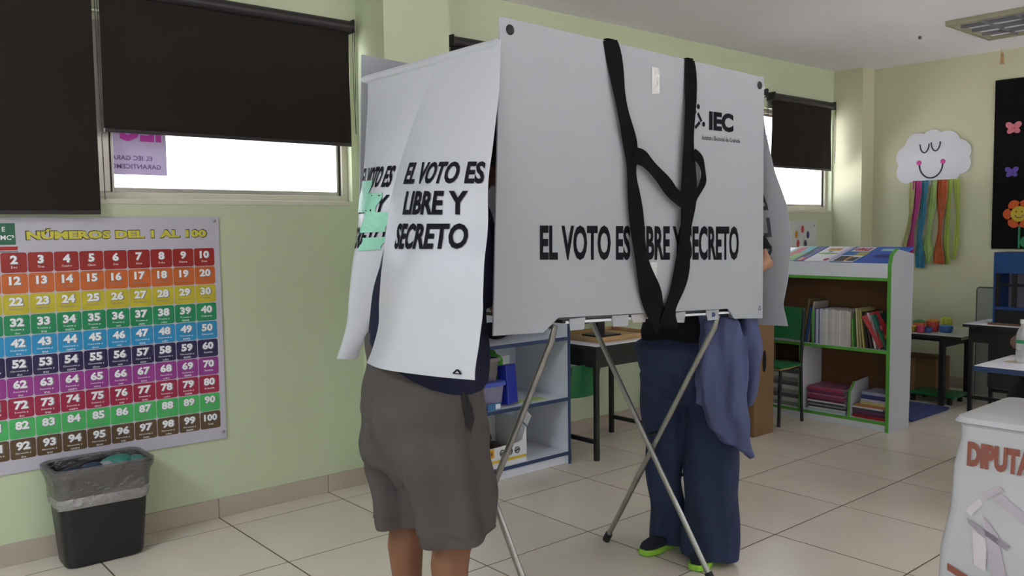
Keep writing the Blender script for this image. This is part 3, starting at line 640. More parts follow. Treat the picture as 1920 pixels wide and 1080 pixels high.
def sneaker(parent, heel, toe, up_m, sole_m, accent=None, k=1.):
    h, t = Vector(heel), Vector(toe); d = (t-h).normalized(); s = d.cross(Vector((0, 0, 1))); L = (t-h).length
    prof = [(0, .032), (.12, .036), (.3, .034), (.5, .036), (.7, .045), (.85, .043), (.95, .032), (1, .016)]
    out = [h+d*L*a+s*w_*k for a, w_ in prof]+[h+d*L*a-s*w_*k for a, w_ in prof[::-1]]
    g = G(); g.prism([p+Vector((0, 0, .002)) for p in out], (0, 0, .024)); sole = g.build('sole', sole_m, parent, bevel=.006)
    g = G()
    g.tube([h+d*.03*L+Vector((0, 0, .045)), h+d*.12*L+Vector((0, 0, .05)), h+d*.35*L+Vector((0, 0, .05)), h+d*.6*L+Vector((0, 0, .042)), h+d*.85*L+Vector((0, 0, .034)), h+d*.97*L+Vector((0, 0, .028))],
           [.026*k, .034*k, .035*k, .042*k, .040*k, .022*k], 14, [.028, .036, .036, .028, .020, .012], (0, 0, 1))
    g.tube([h+d*.16*L+Vector((0, 0, .05)), h+d*.18*L+Vector((0, 0, .085)), h+d*.19*L+Vector((0, 0, .10))], [.038*k, .036*k, .036*k], 12)
    fuse('shoe_upper', g, up_m, parent, .006, 3)
    if accent:
        g = G()
        for q in (-1, 1): g.tube([h+d*.30*L+s*.037*q+Vector((0, 0, .028)), h+d*.42*L+s*.040*q+Vector((0, 0, .038)), h+d*.52*L+s*.036*q+Vector((0, 0, .055))], .005, 6)
        glyphs(g, 'stripe', accent, sole)
    for q in range(4):
        c_ = h+d*L*(.42+.09*q)+Vector((0, 0, .088-.013*q)); G().tube([c_-s*.02, c_+s*.02], .003, 6).build('lace', accent or up_m, parent)
def eyes(parent, p, s, f, up, hm):
    for q in (-1, 1):
        e = G().ell(p(.032*q, .066, .006), s*.012, f*.010, up*.009, 10, 8).build('eye', C('eye_white', (.7, .68, .65), .2), parent, smooth=True)
        G().ell(p(.032*q, .0745, .006), s*.005, f*.003, up*.005, 8, 6).build('iris', C('dark_iris', (.03, .015, .01), .1), e, smooth=True)
        G().tube([p(.018*q, .086, .028), p(.032*q, .086, .033), p(.048*q, .076, .027)], .004, 6).build('eyebrow', hm, parent)
    G().tube([p(-.022, .094, -.060), p(0, .100, -.059), p(.022, .094, -.060)], .003, 6).build('mouth', C('lip_tone', (.25, .08, .06), .5), parent)

# ---- person in grey shorts, back towards the camera, under the left curtain
px, py = 1.868, -.035
p1 = thing('person', 'person in charcoal shorts and dark navy top standing under the lettered curtain', 'person', (px, py, 0))
HC = Vector((1.90, .235, 1.665)); g = G()
pp, s_, f_, u_ = head(g, HC, (0, 1, -.35))
g.tube([(1.885, .07, 1.44), (1.89, .12, 1.53), (1.895, .185, 1.60)], [.07, .06, .058], 14)
g.rings([(px, py, .80, .17, .125), (px, py, .92, .185, .135), (px, py+.005, 1.06, .175, .13), (px+.005, py+.03, 1.22, .185, .125), (px+.008, py+.065, 1.36, .20, .115), (px+.01, py+.09, 1.45, .14, .085), (px+.012, py+.10, 1.49, .07, .06)])
for q in (-1, 1):
    x = px+q*.123
    g.tube([(px+q*.10, py, .90), (x-.006*q, py, .70), (x, py+.012, .50), (x, py-.012, .36), (x, py-.006, .20), (x, py, .08)], [.095, .088, .062, .060, .045, .038], 16)
    g.tube([(x, py-.05, .035), (x, py+.04, .045), (x+q*.01, py+.16, .028), (x+q*.015, py+.20, .024)], [.032, .04, .042, .022], 12, [.032, .038, .024, .018], (0, 0, 1))
    g.tube([(px+q*.15, py+.085, 1.42), (px+q*.175, py+.10, 1.34), (px+q*.178, py+.12, 1.22), (px+q*.172, py+.17, 1.165), (px+q*.14, py+.33, 1.15), (px+q*.11, py+.40, 1.15)], [.055, .052, .045, .042, .032, .025], 12)
    hand(g, (px+q*.11, py+.405, 1.148), (-q*.12, 1, -.08), (0, .05, 1), q, 1., .35)
fuse('body', g, skin, p1, .0062, 4)
eyes(p1, pp, s_, f_, u_, hairm)
g = G(); g.ell(pp(0, -.028, .042), s_*.086, f_*.094, u_*.092); g.ell(pp(0, -.05, -.01), s_*.080, f_*.066, u_*.08); fuse('hair', g, hairm, p1, .006, 3)
g = G()
g.rings([(px, py-.008, .89, .236, .184), (px, py-.008, .95, .236, .184), (px, py-.005, 1.02, .230, .178), (px, py, 1.10, .220, .170), (px+.005, py+.025, 1.22, .218, .158), (px+.008, py+.06, 1.36, .225, .145), (px+.01, py+.09, 1.46, .165, .11), (px+.012, py+.105, 1.52, .085, .075)])
for q in (-1, 1): g.tube([(px+q*.12, py+.07, 1.43), (px+q*.165, py+.09, 1.36), (px+q*.174, py+.11, 1.23), (px+q*.174, py+.14, 1.19)], [.065, .070, .066, .066], 14)
fuse('shirt', g, navyc, p1, .009, 5, folds(.006, [(1, 9, 4, 14, 0), (.6, -17, 9, 21, 1)]), cuts=[((px, py, 1.022), (-.46, 0, -1))])
g = G(); lx, rx = px-.122, px+.122
g.rings([(px, py-.012, .60, .10, .12), (px, py-.012, .66, .17, .16), (px, py-.012, .74, .213, .176), (px, py-.015, .83, .228, .183), (px, py-.012, .90, .227, .178), (px, py-.008, .975, .217, .167), (px, py-.006, 1.06, .213, .164), (px, py, 1.11, .17, .13)], 24)
for x, q in ((lx, -1), (rx, 1)):
    g.rings([(x+q*.006, py+.008, .42, .124, .118), (x+q*.002, py+.004, .52, .120, .120), (x, py-.002, .62, .116, .130), (x-q*.006, py-.01, .75, .110, .150), (x-q*.015, py-.01, .86, .105, .15)], 20)
def shortfold(co, no):
    x, y, z = co[:, 0], co[:, 1], co[:, 2]; k = np.clip((.93-z)/.3, 0, 1)
    h = .016*k*np.sin(np.arctan2(y-py, x-np.where(x < px, lx, rx))*5+z*5)+.005*np.sin(x*22+z*13)+.005*np.sin(z*31-x*24+y*15)
    h += .008*np.exp(-((z-(.66-.75*(x-1.80)))/.035)**2)*(y < py)-.007*np.exp(-((z-(.60-.75*(x-1.80)))/.03)**2)*(y < py)-.004*np.exp(-((z-.482)/.005)**2)
    return co+no*h[:, None]
sh = fuse('shorts', g, shortm, p1, .0075, 3, shortfold, cuts=[((px, py, .458), (.03, .12, -1))])
def onmesh(o, pix, e=.003):
    org = ORG[o]; bvh = BVHTree.FromObject(o, bpy.context.evaluated_depsgraph_get()); out = []
    for u, v in pix:
        h = bvh.ray_cast(CAM-org, ray(u, v).normalized()); out.append(h[0]+org+h[1]*e if h[0] else None)
    return out
bpy.context.view_layer.update()
poly = [(864, 727), (874, 742), (883, 765), (887, 785), (880, 812), (873, 795), (866, 765)]
pts = onmesh(sh, poly, .007)
if all(pts):
    c_ = onmesh(sh, [(876, 775)], .010)[0]; g = G(); n = len(pts); g.add(pts+[c_], [(i, (i+1) % n, n) for i in range(n)]); g.build('pocket', C('black_pocket_lining', (.012, .012, .014), .9), sh, fixn=False)
for q in (-1, 1): sneaker(p1, (px+q*.123, py-.085, 0), (px+q*.135, py+.205, 0), blackc, C('grey_sole', (.3, .3, .3), .6), None)

# ---- person in blue jeans on the far side of the booth
qx, qy = 1.835, 1.385
p2 = thing('person', 'person in wide blue jeans and black top with a blue jacket tied at the waist', 'person', (qx, qy, 0))
HC = Vector((qx-.02, qy-.14, 1.52)); g = G()
pp, s_, f_, u_ = head(g, HC, (0, -1, -.4), .96)
g.tube([(qx-.01, qy-.02, 1.30), (qx-.015, qy-.06, 1.39), (qx-.02, qy-.10, 1.45)], [.062, .052, .052], 14)
g.rings([(qx, qy, .78, .155, .115), (qx, qy, .90, .165, .125), (qx, qy, 1.02, .145, .11), (qx, qy-.01, 1.14, .155, .11), (qx, qy-.02, 1.25, .165, .10), (qx, qy-.02, 1.33, .12, .075), (qx-.005, qy-.025, 1.37, .06, .05)])
feet = ((1.735, 1.43, 1.73, 1.155), (1.915, 1.445, 1.985, 1.185))
arms = {0: [(qx-.14, qy-.02, 1.28), (qx-.19, qy, 1.16), (qx-.19, qy-.06, 1.12), (qx-.12, qy-.28, 1.13)], 1: [(qx+.12, qy-.01, 1.325), (2.095, 1.470, 1.335), (2.108, 1.485, 1.26), (2.07, 1.36, 1.19), (1.98, 1.17, 1.155)]}
for i, q in ((0, -1), (1, 1)):
    hx, hy, tx, ty = feet[i]; ax = hx+(tx-hx)*.18; ay = hy+(ty-hy)*.18
    g.tube([(qx+q*.075, qy, .86), atd(*((1252, 800, 3.70), (1332, 800, 3.63))[i]), atd(*((1256, 930, 3.73), (1331, 930, 3.63))[i]), (ax, ay, .09)], [.08, .052, .042, .034], 14)
    g.tube([(hx, hy-.03, .045), ((hx+tx)/2, (hy+ty)/2, .040), (tx, ty+.06, .034)], [.024, .024, .016], 12)
    P = arms[i]; g.tube(P, [.048, .042, .040, .030, .022][:len(P)-1]+[.022], 12)
    e = Vector(P[-1]); d = (e-Vector(P[-2])).normalized(); hand(g, e, d, (0, 0, 1), -q, .92, .4)
fuse('body', g, skin2, p2, .0062, 4); eyes(p2, pp, s_, f_, u_, hairm)
g = G(); g.ell(pp(0, -.022, .040), s_*.088, f_*.096, u_*.092); g.ell(pp(0, -.075, -.05), s_*.075, f_*.05, u_*.13); fuse('hair', g, hairm, p2, .006, 3)
g = G()
g.rings([(qx-.035, qy-.03, .90, .20, .15), (qx-.035, qy-.03, .95, .215, .16), (qx-.035, qy-.03, 1.03, .20, .15), (qx, qy-.01, 1.14, .172, .128), (qx, qy-.02, 1.25, .178, .118), (qx, qy-.02, 1.34, .13, .09), (qx-.006, qy-.028, 1.385, .07, .06)])
for i in (0, 1):
    P = [Vector(p) for p in arms[i][:3]]; g.tube(P[:2]+[P[1]+(P[2]-P[1])*.45], [.056, .050, .049], 12)
fuse('top', g, blackc, p2, .009, 5, folds(.005, [(1, 12, 4, 18, 0), (.6, -20, 9, 25, 1)]))
g = G(); D = 3.60
def legring(uL, uR, v, dep, zoff=0):
    c_ = atd((uL+uR)/2, v, dep); r = (uR-uL)/2/FPX*dep; return (c_.x, c_.y, c_.z, r*1.08, r*.90)
g.rings([legring(1245, 1325, 752, 3.66), legring(1212, 1350, 722, 3.65), legring(1199, 1368, 690, 3.645), legring(1191, 1382, 648, 3.64), (qx, qy, .96, .17, .13)][::-1], 24)
g.rings([legring(1214, 1286, 1040, 3.76), legring(1217, 1282, 985, 3.75), legring(1217, 1279, 930, 3.74), legring(1212, 1278, 860, 3.72), legring(1203, 1281, 770, 3.69), legring(1198, 1288, 700, 3.66)], 20)
g.rings([legring(1276, 1382, 1056, 3.60), legring(1282, 1380, 985, 3.60), legring(1284, 1384, 900, 3.60), legring(1283, 1388, 800, 3.61), legring(1284, 1384, 710, 3.64)], 20)
def jf(co, no):
    x, y, z = co[:, 0], co[:, 1], co[:, 2]; a = np.clip((.8-z)/.6, 0, 1)
    h = .006*np.sin(x*48+y*30+z*5)*a+.004*np.sin(z*24+x*30)+.005*a*np.sin(z*15-y*33+1)
    return co+no*h[:, None]
fuse('jeans', g, jean, p2, .0085, 3, jf, cuts=[((0, 0, .028), (0, 0, -1))])
# jacket tied around the waist, hanging on the side
g = G()
def slabpx(pix, d0, d1): g.prism([atd(u, v, d0) for u, v in pix], (_f*(d1-d0)))
slabpx([(1325, 600), (1352, 592), (1384, 600), (1406, 640), (1404, 740), (1406, 810), (1414, 858), (1408, 860), (1372, 838), (1336, 806), (1318, 752), (1312, 700), (1318, 650)], 3.385, 3.47)
for P, r_ in (([(1400, 596, 3.50), (1407, 650, 3.50), (1404, 700, 3.52), (1396, 760, 3.54)], [.05, .055, .05, .03]), ([(1322, 585, 3.46), (1330, 630, 3.44), (1322, 668, 3.43), (1312, 715, 3.44), (1308, 760, 3.45)], [.024, .028, .032, .03, .015]), ([(1345, 590, 3.43), (1362, 640, 3.41), (1370, 700, 3.40), (1376, 780, 3.40), (1400, 845, 3.42)], [.03, .04, .045, .04, .012])): g.tube([atd(*q) for q in P], r_, 12)
fuse('tied_jacket', g, jacket, p2, .008, 6, folds(.007, [(1, 38, 46, 8, 0), (.7, -20, -24, 30, 1), (.5, 70, 84, -12, 2)]))
lime = C('lime_sole_rubber', (.30, .62, .06), .5); teal = C('teal_accent', (.06, .16, .17), .5)
for hx, hy, tx, ty in feet: sneaker(p2, (hx, hy, 0), (tx, ty, 0), C('dark_navy_mesh', (.01, .011, .022), .8), lime, teal, .98)

# ================================================================== FURNITURE ALONG THE WINDOW WALL
# white open shelf with navy edges
SX, SY0, SY1, SH = .49, 1.262, 1.948, 1.22
sf = thing('low_shelf', 'white open shelf unit with navy edges behind the booth', 'shelf', (.25, 1.6, 0))
for y in (SY0, SY1-.018):
    o = box('side_panel', (.02, y, 0), (SX, y+.018, SH), whitel, sf); box('edge_band', (SX, y-.001, 0), (SX+.004, y+.019, SH), navyedge, o)
box('back_panel', (.014, SY0, .05), (.02, SY1, SH), whitel, sf)
SHZ = (.075, .402, .762, 1.20)
for z in SHZ:
    o = box('shelf_board', (.02, SY0+.018, z-.018), (SX-.002, SY1-.018, z), whitel, sf); box('edge_band', (SX-.002, SY0+.018, z-.019), (SX+.003, SY1-.018, z+.001), navyedge, o)
box('plinth', (SX-.04, SY0+.018, 0), (SX-.025, SY1-.018, SHZ[0]-.018), whitel, sf)
# things on its boards
t = thing('storage_bin', 'clear lilac plastic storage bin with a blue lid on the middle board', 'storage bin', (.36, 1.36, SHZ[1]))
lilp = Mtrans('lilac_clear_plastic', (.5, .48, .75), .4, .2, .4, .3, .1, 20)
def tub(t, cx, cy, z, wx, wy, h, mat, rim, lid=True):
    def rg(zz, k): return rring(cx, cy, zz, wx*k, wy*k, .02, 3)
    n = len(rg(0, 1)); g = shell([rg(z+.001, .86), rg(z+h*.9, .98), rg(z+h*.9, .96), rg(z+.006, .84)]); g.f += [tuple(range(n))[::-1], tuple(range(3*n, 4*n))]; g.build('tub', mat, t, smooth='auto')
    g = shell([rg(z+h*.86, .99), rg(z+h*.86, 1.06), rg(z+h, 1.05), rg(z+h, .97)]); g.f += ([tuple(range(3*n, 4*n))] if lid else []); g.build('lid' if lid else 'rim', rim, t, smooth='auto')
tub(t, .36, 1.375, SHZ[1], .20, .20, .15, lilp, C('blue_lid', (.08, .12, .55), .35))
for k, c_ in enumerate([(.5, .08, .10), (.5, .3, .1), (.3, .1, .1), (.6, .4, .35)]): G().ell((.33+.03*(k % 2), 1.33+.03*k, SHZ[1]+.045), (.03, 0, 0), (0, .03, 0), (0, 0, .03), 10, 7).build('content', C('bin_content_%d' % k, c_, .6), t, smooth=True)
t = thing('storage_bin', 'grey clear plastic bin stacked on the lilac bin', 'storage bin', (.34, 1.37, SHZ[1]+.152)); tub(t, .34, 1.37, SHZ[1]+.151, .18, .19, .13, Mtrans('grey_clear_plastic', (.35, .28, .30), .4, .2, .4, .3, .1, 20), C('grey_rim', (.3, .25, .27), .4), False)
tag(G().obox((.39, 1.548, SHZ[1]+.116), (.03, .008, .004), (-.012, .046, 0), (-.02, .008, .108)).build('blue_folder', C('royal_blue_plastic', (.02, .035, .38), .35), loc=(.39, 1.515, SHZ[1]), bevel=.004), 'royal blue folder standing on the middle board of the low shelf', 'folder')
gg = G(); gg.tube([(.24, 1.545, SHZ[1]+.008), (.24, 1.545, SHZ[1]+.10), (.25, 1.54, SHZ[1]+.22), (.26, 1.53, SHZ[1]+.29)], [.045, .055, .055, .02], 12); gg.ell((.30, 1.53, SHZ[1]+.24), (.05, 0, 0), (0, .06, 0), (0, 0, .05))
t = thing('green_bag', 'bright green plastic bag slumped behind the blue folder', 'bag', (.30, 1.49, SHZ[1])); fuse('bag_body', gg, C('bright_green_film', (.07, .33, .03), .35), t, .008, 3, folds(.008, [(1, 60, 30, 50, 0), (1, -40, 70, 30, 1)]))
tag(G().obox((.20, 1.66, SHZ[1]+.125), (.004, .002, 0), (-.01, .055, 0), (.02, 0, .124)).build('white_board_book', paper, loc=(.20, 1.66, SHZ[1]), bevel=.002), 'white card leaning at the back of the middle board', 'card')
tag(box('paper_strip', (.36, 1.60, SHZ[1]+.001), (.44, 1.80, SHZ[1]+.004), C('lime_paper', (.45, .62, .22), .6), loc=(.40, 1.70, SHZ[1])), 'lime green paper strip lying on the middle board', 'paper')
t = thing('label_card', 'small blue label card with a white tag at the front of the middle board', 'label', (.475, 1.40, SHZ[1])); box('card', (.474, 1.33, SHZ[1]+.001), (.478, 1.425, SHZ[1]+.040), C('blue_card', (.05, .16, .35), .5), t); box('tag', (.478, 1.385, SHZ[1]+.006), (.480, 1.418, SHZ[1]+.034), paper, t)
# carton with cut-away front
ct = thing('open_carton', 'white open carton with a yellow stripe on the bottom board', 'carton', (.33, 1.44, SHZ[0]))
a0, a1, zb = 1.29, 1.622, SHZ[0]
cw = C('white_carton', (.66, .66, .68), .7)
G().prism([(.455, a0, zb), (.455, a1, zb), (.455, a1, zb+.20), (.455, a1-.03, zb+.125), (.455, a1-.06, zb+.115), (.455, a0, zb+.105)], (.004, 0, 0)).build('front_wall', cw, ct)
G().prism([(.18, a1, zb), (.459, a1, zb), (.459, a1, zb+.19), (.38, a1, zb+.235), (.18, a1, zb+.235)], (0, .004, 0)).build('side_wall', cw, ct)
box('back_wall', (.18, a0, zb), (.184, a1, zb+.235), cw, ct); box('base', (.18, a0, zb+.0005), (.455, a1, zb+.004), cw, ct); box('side_wall', (.18, a0-.004, zb), (.459, a0, zb+.20), cw, ct)
G().obox((.44, a1+.003, zb+.262), (.045, 0, -.03), (0, .002, 0), (.02, 0, .03)).build('flap', cw, ct)
box('stripe', (.4592, a0, zb+.022), (.4602, a1, zb+.038), C('yellow_stripe', (.62, .42, .04), .6), ct)
box('logo_patch', (.4592, 1.335, zb+.055), (.4604, 1.385, zb+.105), C('orange_patch', (.62, .33, .02), .6), ct)
g = G(); text_box(g, 'N', 1.347, 1.373, zb+.068, zb+.092, onX(.4609), .06); glyphs(g, 'letter', C('brown_ink', (.2, .07, .02), .6), ct)
for k in range(3):
    yy = 1.445+.055*k; ring = []
    G().tube([(.4600, yy+.017*math.cos(q*pi/7), zb+.072+.017*math.sin(q*pi/7)) for q in range(15)], .0035, 6, cap=False).build('round_symbol', greyprint, ct); G().obox((.4602, yy, zb+.072), (.001, 0, 0), (0, .011, .004), (0, -.002, .005)).build('symbol_mark', greyprint, ct)
for k, (y, z, r_, c_) in enumerate([(1.362, .09, .064, (.03, .03, .035)), (1.488, .095, .066, (.05, .035, .03)), (1.43, .225, .045, (.025, .02, .02)), (1.585, .055, .032, (.03, .02, .02))]):
    tag(G().ell((.32, y, zb+z*.62), (r_, 0, 0), (0, r_*.9, 0), (0, 0, r_*.75)).build('dark_pouch', C('pouch_%d' % k, c_, .4), loc=(.32, y, zb), smooth=True), ['black round pouch at the left of the white carton', 'dark brown pouch in the middle of the white carton', 'small black pouch on top in the white carton', 'small dark pouch at the right of the white carton'][k], 'pouch')
for k, (c_, nm) in enumerate((((.05, .30, .05), 'green'), ((.5, .13, .03), 'orange'), ((.06, .28, .06), 'dark green'))):
    tag(G().obox((.22, 1.40, zb+.255+.022*k), (.07, 0, 0), (0, .09, .002), (0, 0, .010)).build('foam_mat', C('foam_'+nm.replace(' ', '_'), c_, .7), loc=(.22, 1.40, zb+.245+.022*k), bevel=.004), nm+' foam mat in the small pile above the white carton', 'foam mat')
g = G(); g.tube([(.22, 1.32, SHZ[2]+.04), (.24, 1.45, SHZ[2]+.05), (.25, 1.60, SHZ[2]+.045), (.24, 1.72, SHZ[2]+.035)], [.05, .06, .055, .03], 12, [.04, .05, .045, .03], (0, 0, 1))
t = thing('black_bag', 'black soft bag lying on the upper board of the low shelf', 'bag', (.24, 1.5, SHZ[2])); fuse('bag_body', g, blackc, t, .009, 3, folds(.006, [(1, 60, 40, 30, 0)]))
G().tube([(.33, 1.36, SHZ[2]+.06), (.44, 1.34, SHZ[2]+.04), (.487, 1.33, SHZ[2]-.02), (.492, 1.32, SHZ[2]-.10)], .012, 8).build('strap', blackc, t)

# school desks with black frames
def desk(label, x0, x1, y0, y1, z, apron=.12, sides='x'):
    t = thing('school_desk', label, 'desk', ((x0+x1)/2, (y0+y1)/2, 0), 'white topped school desks with black metal frames')
    box('desk_top', (x0, y0, z-.022), (x1, y1, z), whitel, t, .004); g = G(); e = .003
    for q in (((x0-e, y0-e, z-.024), (x1+e, y0, z-.003)), ((x0-e, y1, z-.024), (x1+e, y1+e, z-.003)), ((x0-e, y0, z-.024), (x0, y1, z-.003)), ((x1, y0, z-.024), (x1+e, y1, z-.003))): box('edge_band', q[0], q[1], blackm, t)
    i = .03
    for q in (((x0+i, y0+i, z-.022-apron), (x1-i, y0+i+.012, z-.022)), ((x0+i, y1-i-.012, z-.022-apron), (x1-i, y1-i, z-.022)), ((x0+i, y0+i, z-.022-apron), (x0+i+.012, y1-i, z-.022)), ((x1-i-.012, y0+i, z-.022-apron), (x1-i, y1-i, z-.022))): box('apron', q[0], q[1], blackm, t)
    for xx in (x0+i+.012, x1-i-.012):
        for yy in (y0+i+.012, y1-i-.012): box('leg', (xx-.014, yy-.014, 0), (xx+.014, yy+.014, z-.022), blackm, t, .003)
    for yy in (y0+i+.012, y1-i-.012): box('stretcher', (x0+i+.02, yy-.010, .10), (x1-i-.02, yy+.010, .125), blackm, t)
    return t
desk('white topped desk with black frame between the low shelf and the jeans', .085, .600, 2.06, 2.74, .702, .115)
tr = thing('wooden_tray', 'brown wooden tray on the desk behind the booth', 'tray', (.34, 2.42, .702))
box('base', (.13, 2.17, .703), (.52, 2.70, .712), wood, tr)
for q in (((.13, 2.17, .712), (.52, 2.185, .735)), ((.13, 2.685, .712), (.52, 2.70, .735)), ((.505, 2.185, .712), (.52, 2.685, .735)), ((.13, 2.185, .712), (.145, 2.685, .735))): box('rim', q[0], q[1], wood, tr, .003)
mo = thing('monitor', 'black computer monitor standing in the wooden tray', 'monitor', (.32, 2.40, .713)); box('foot', (.24, 2.30, .713), (.40, 2.50, .725), blackpl, mo, .004); box('neck', (.29, 2.37, .725), (.32, 2.43, .84), blackpl, mo); box('screen', (.29, 2.18, .80), (.325, 2.62, 1.10), blackpl, mo, .006)
def chair(label, c, fx, fy, seat_z, back_z, wd=.32, dp=.30, bo_=.17):
    """c: floor centre, (fx,fy): direction the sitter faces"""
    f = Vector((fx, fy, 0)).normalized(); s = Vector((f.y, -f.x, 0)); c = Vector((*c, 0)); Z = Vector((0, 0, 1))
    t = thing('school_chair', label, 'chair', c, 'small green school chairs')
    G().obox(c+Z*seat_z, s*wd/2, f*dp/2, Z*.008).build('seat', greenpl, t, bevel=.005)
    G().obox(c+Z*(seat_z-.012), s*(wd/2-.003), f*(dp/2-.003), Z*.005).build('seat_underside', wood, t)
    b0 = c-f*(dp/2-.01); G().grid(lambda u, v: b0+s*wd*.5*(2*u-1)-f*(.012+.03*(1-(2*u-1)**2)+.02*v)+Z*(seat_z+bo_+(back_z-seat_z-bo_)*v), 8, 4, f*.010).build('backrest', greenpl, t, smooth='auto')
    for q in (-1, 1):
        G().tube([b0+s*q*(wd/2-.006)-f*.02, b0+s*q*(wd/2-.006)+Z*seat_z, b0+s*q*(wd/2-.006)-f*.03+Z*(back_z-.01)], .0115, 10).build('rear_post', blackm, t, smooth='auto')
        ff = c+f*(dp/2-.02)+s*q*(wd/2-.015); G().tube([ff+f*.015, ff+Z*(seat_z-.01)], .0115, 10).build('leg', blackm, t, smooth='auto')
        G().tube([b0+s*q*(wd/2-.006)+Z*(seat_z-.018), ff+Z*(seat_z-.018)], .009, 8).build('seat_rail', blackm, t, smooth='auto')
    return t
chair('small green school chair pushed under the desk behind the booth', (.30, 2.115), -1, 0, .40, .575, .26, .26, -.025)
chair('small green school chair beside the cardboard box at the bookcase', (.655, 3.79), 0, -1, .415, .815, .36, .28)
# tall cardboard box with a hand hole
cb = thing('cardboard_box', 'tall brown cardboard box with a dark hand hole beside the jeans', 'box', (.80, 3.30, 0))
box('carton', (.30, 3.27, 0), (.876, 3.50, .90), cardb, cb, .003)
box('carton_flap', (.30, 3.262, .895), (.876, 3.508, .903), cardb, cb)
box('tape', (.56, 3.269, .0), (.60, 3.2705, .90), C('tan_tape', (.32, .2, .1), .3), cb)
pts = [(.8763, 3.385+.022*math.cos(k*pi/8), .50+.075*math.sin(k*pi/8)) for k in range(16)]
G().prism(pts, (.0012, 0, 0)).build('hand_hole', C('dark_hole', (.006, .006, .006), .9), cb)

# ================================================================== GREEN-EDGED BOOKCASE
BX0, BX1, BY0, BY1 = .36, 1.418, 4.03, 4.325
bk = thing('bookcase', 'white bookcase with green edges, brown back and a sloping display top', 'bookcase', ((BX0+BX1)/2, 4.15, 0))
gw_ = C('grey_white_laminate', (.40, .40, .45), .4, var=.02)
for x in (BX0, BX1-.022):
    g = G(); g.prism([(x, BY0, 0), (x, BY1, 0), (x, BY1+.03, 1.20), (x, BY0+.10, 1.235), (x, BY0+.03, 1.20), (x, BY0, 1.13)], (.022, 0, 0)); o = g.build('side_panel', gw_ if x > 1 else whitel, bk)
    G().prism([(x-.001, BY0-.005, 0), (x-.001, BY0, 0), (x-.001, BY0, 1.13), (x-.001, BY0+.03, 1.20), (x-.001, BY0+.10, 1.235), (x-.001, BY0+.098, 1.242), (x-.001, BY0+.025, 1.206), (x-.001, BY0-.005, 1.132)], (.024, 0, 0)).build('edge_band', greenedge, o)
box('back_panel', (BX0+.022, BY1-.02, .05), (BX1-.022, BY1-.012, 1.10), brownback, bk)
def bboard(x0, x1, z, d0=BY0):
    o = box('shelf_board', (x0, d0, z-.020), (x1, BY1-.02, z), whitel, bk); box('edge_band', (x0, d0-.005, z-.021), (x1, d0, z+.000), greenedge, o)
IX0, IX1 = BX0+.022, BX1-.022
bboard(IX0, IX1, .068); bboard(IX0, IX1, .555); bboard(IX0, IX1, 1.045)
box('plinth', (IX0, BY0+.01, 0), (IX1, BY0+.022, .048), whitel, bk)
box('lip', (IX0, BY0-.004, 1.045), (IX1, BY0+.012, 1.142), whitel, bk)
slp = G(); slp.prism([(IX0, BY0+.012, 1.135), (IX0, BY1+.0, 1.235), (IX0, BY1+.0, 1.222), (IX0, BY0+.012, 1.122)], (IX1-IX0, 0, 0)); slp.build('sloping_top', whitel, bk)
o = box('divider', (.752, BY0, .068), (.770, BY1-.02, .535), whitel, bk); box('edge_band', (.751, BY0-.005, .068), (.771, BY0, .535), greenedge, o)
o = box('divider', (.838, BY0+.02, .555), (.852, BY1-.02, .80), whitel, bk); box('edge_band', (.837, BY0+.015, .555), (.853, BY0+.02, .80), greenedge, o)
g = G(); g.prism([(1.124, BY0+.01, .068), (1.124, BY1-.02, .068), (1.124, BY1-.02, .315), (1.124, BY0+.08, .30), (1.124, BY0+.02, .24)], (.012, 0, 0)); o = g.build('divider', whitel, bk); G().prism([(1.123, BY0+.005, .068), (1.123, BY0+.01, .068), (1.123, BY0+.02, .24), (1.123, BY0+.08, .30), (1.123, BY0+.078, .306), (1.123, BY0+.014, .244)], (.014, 0, 0)).build('edge_band', greenedge, o)

# books: cover shell, page block, and printed patches
def bookm(nm, c): return C('cover_'+nm, c, .4, var=.08, vscale=20)
def book(label, group, c, th, dp, ht, cover, pages=True, lean=0, dirn=1):
    """upright book: spine faces -y; c=(x of foot,y of spine,z); lean tilts its top along x"""
    x, y, z = c; t = thing('book', label, 'book', (x, y, z), group); R = Matrix.Rotation(lean, 3, 'Y')
    def P(a, b, d): q = R @ Vector((a, 0, d)); return Vector((x+q.x, y+b, z+q.z))
    def ob(g, a0, a1, b0, b1, d0, d1):
        v = [P(a, b, d) for d in (d0, d1) for b in (b0, b1) for a in (a0, a1)]; g.add(v, [(0, 2, 3, 1), (4, 5, 7, 6), (0, 1, 5, 4), (1, 3, 7, 5), (3, 2, 6, 7), (2, 0, 4, 6)])
    k = min(.002, th*.2); g = G(); ob(g, 0, k, 0, dp, 0, ht); ob(g, th-k, th, 0, dp, 0, ht); ob(g, k, th-k, 0, k, 0, ht); g2 = G(); ob(g2, k, th-k, k, dp-.003, .003, ht-.003)
    g.build('cover', cover, t, fixn=False); g2.build('page_block', paper, t); return t
rnd = random.Random(3)
x = .853
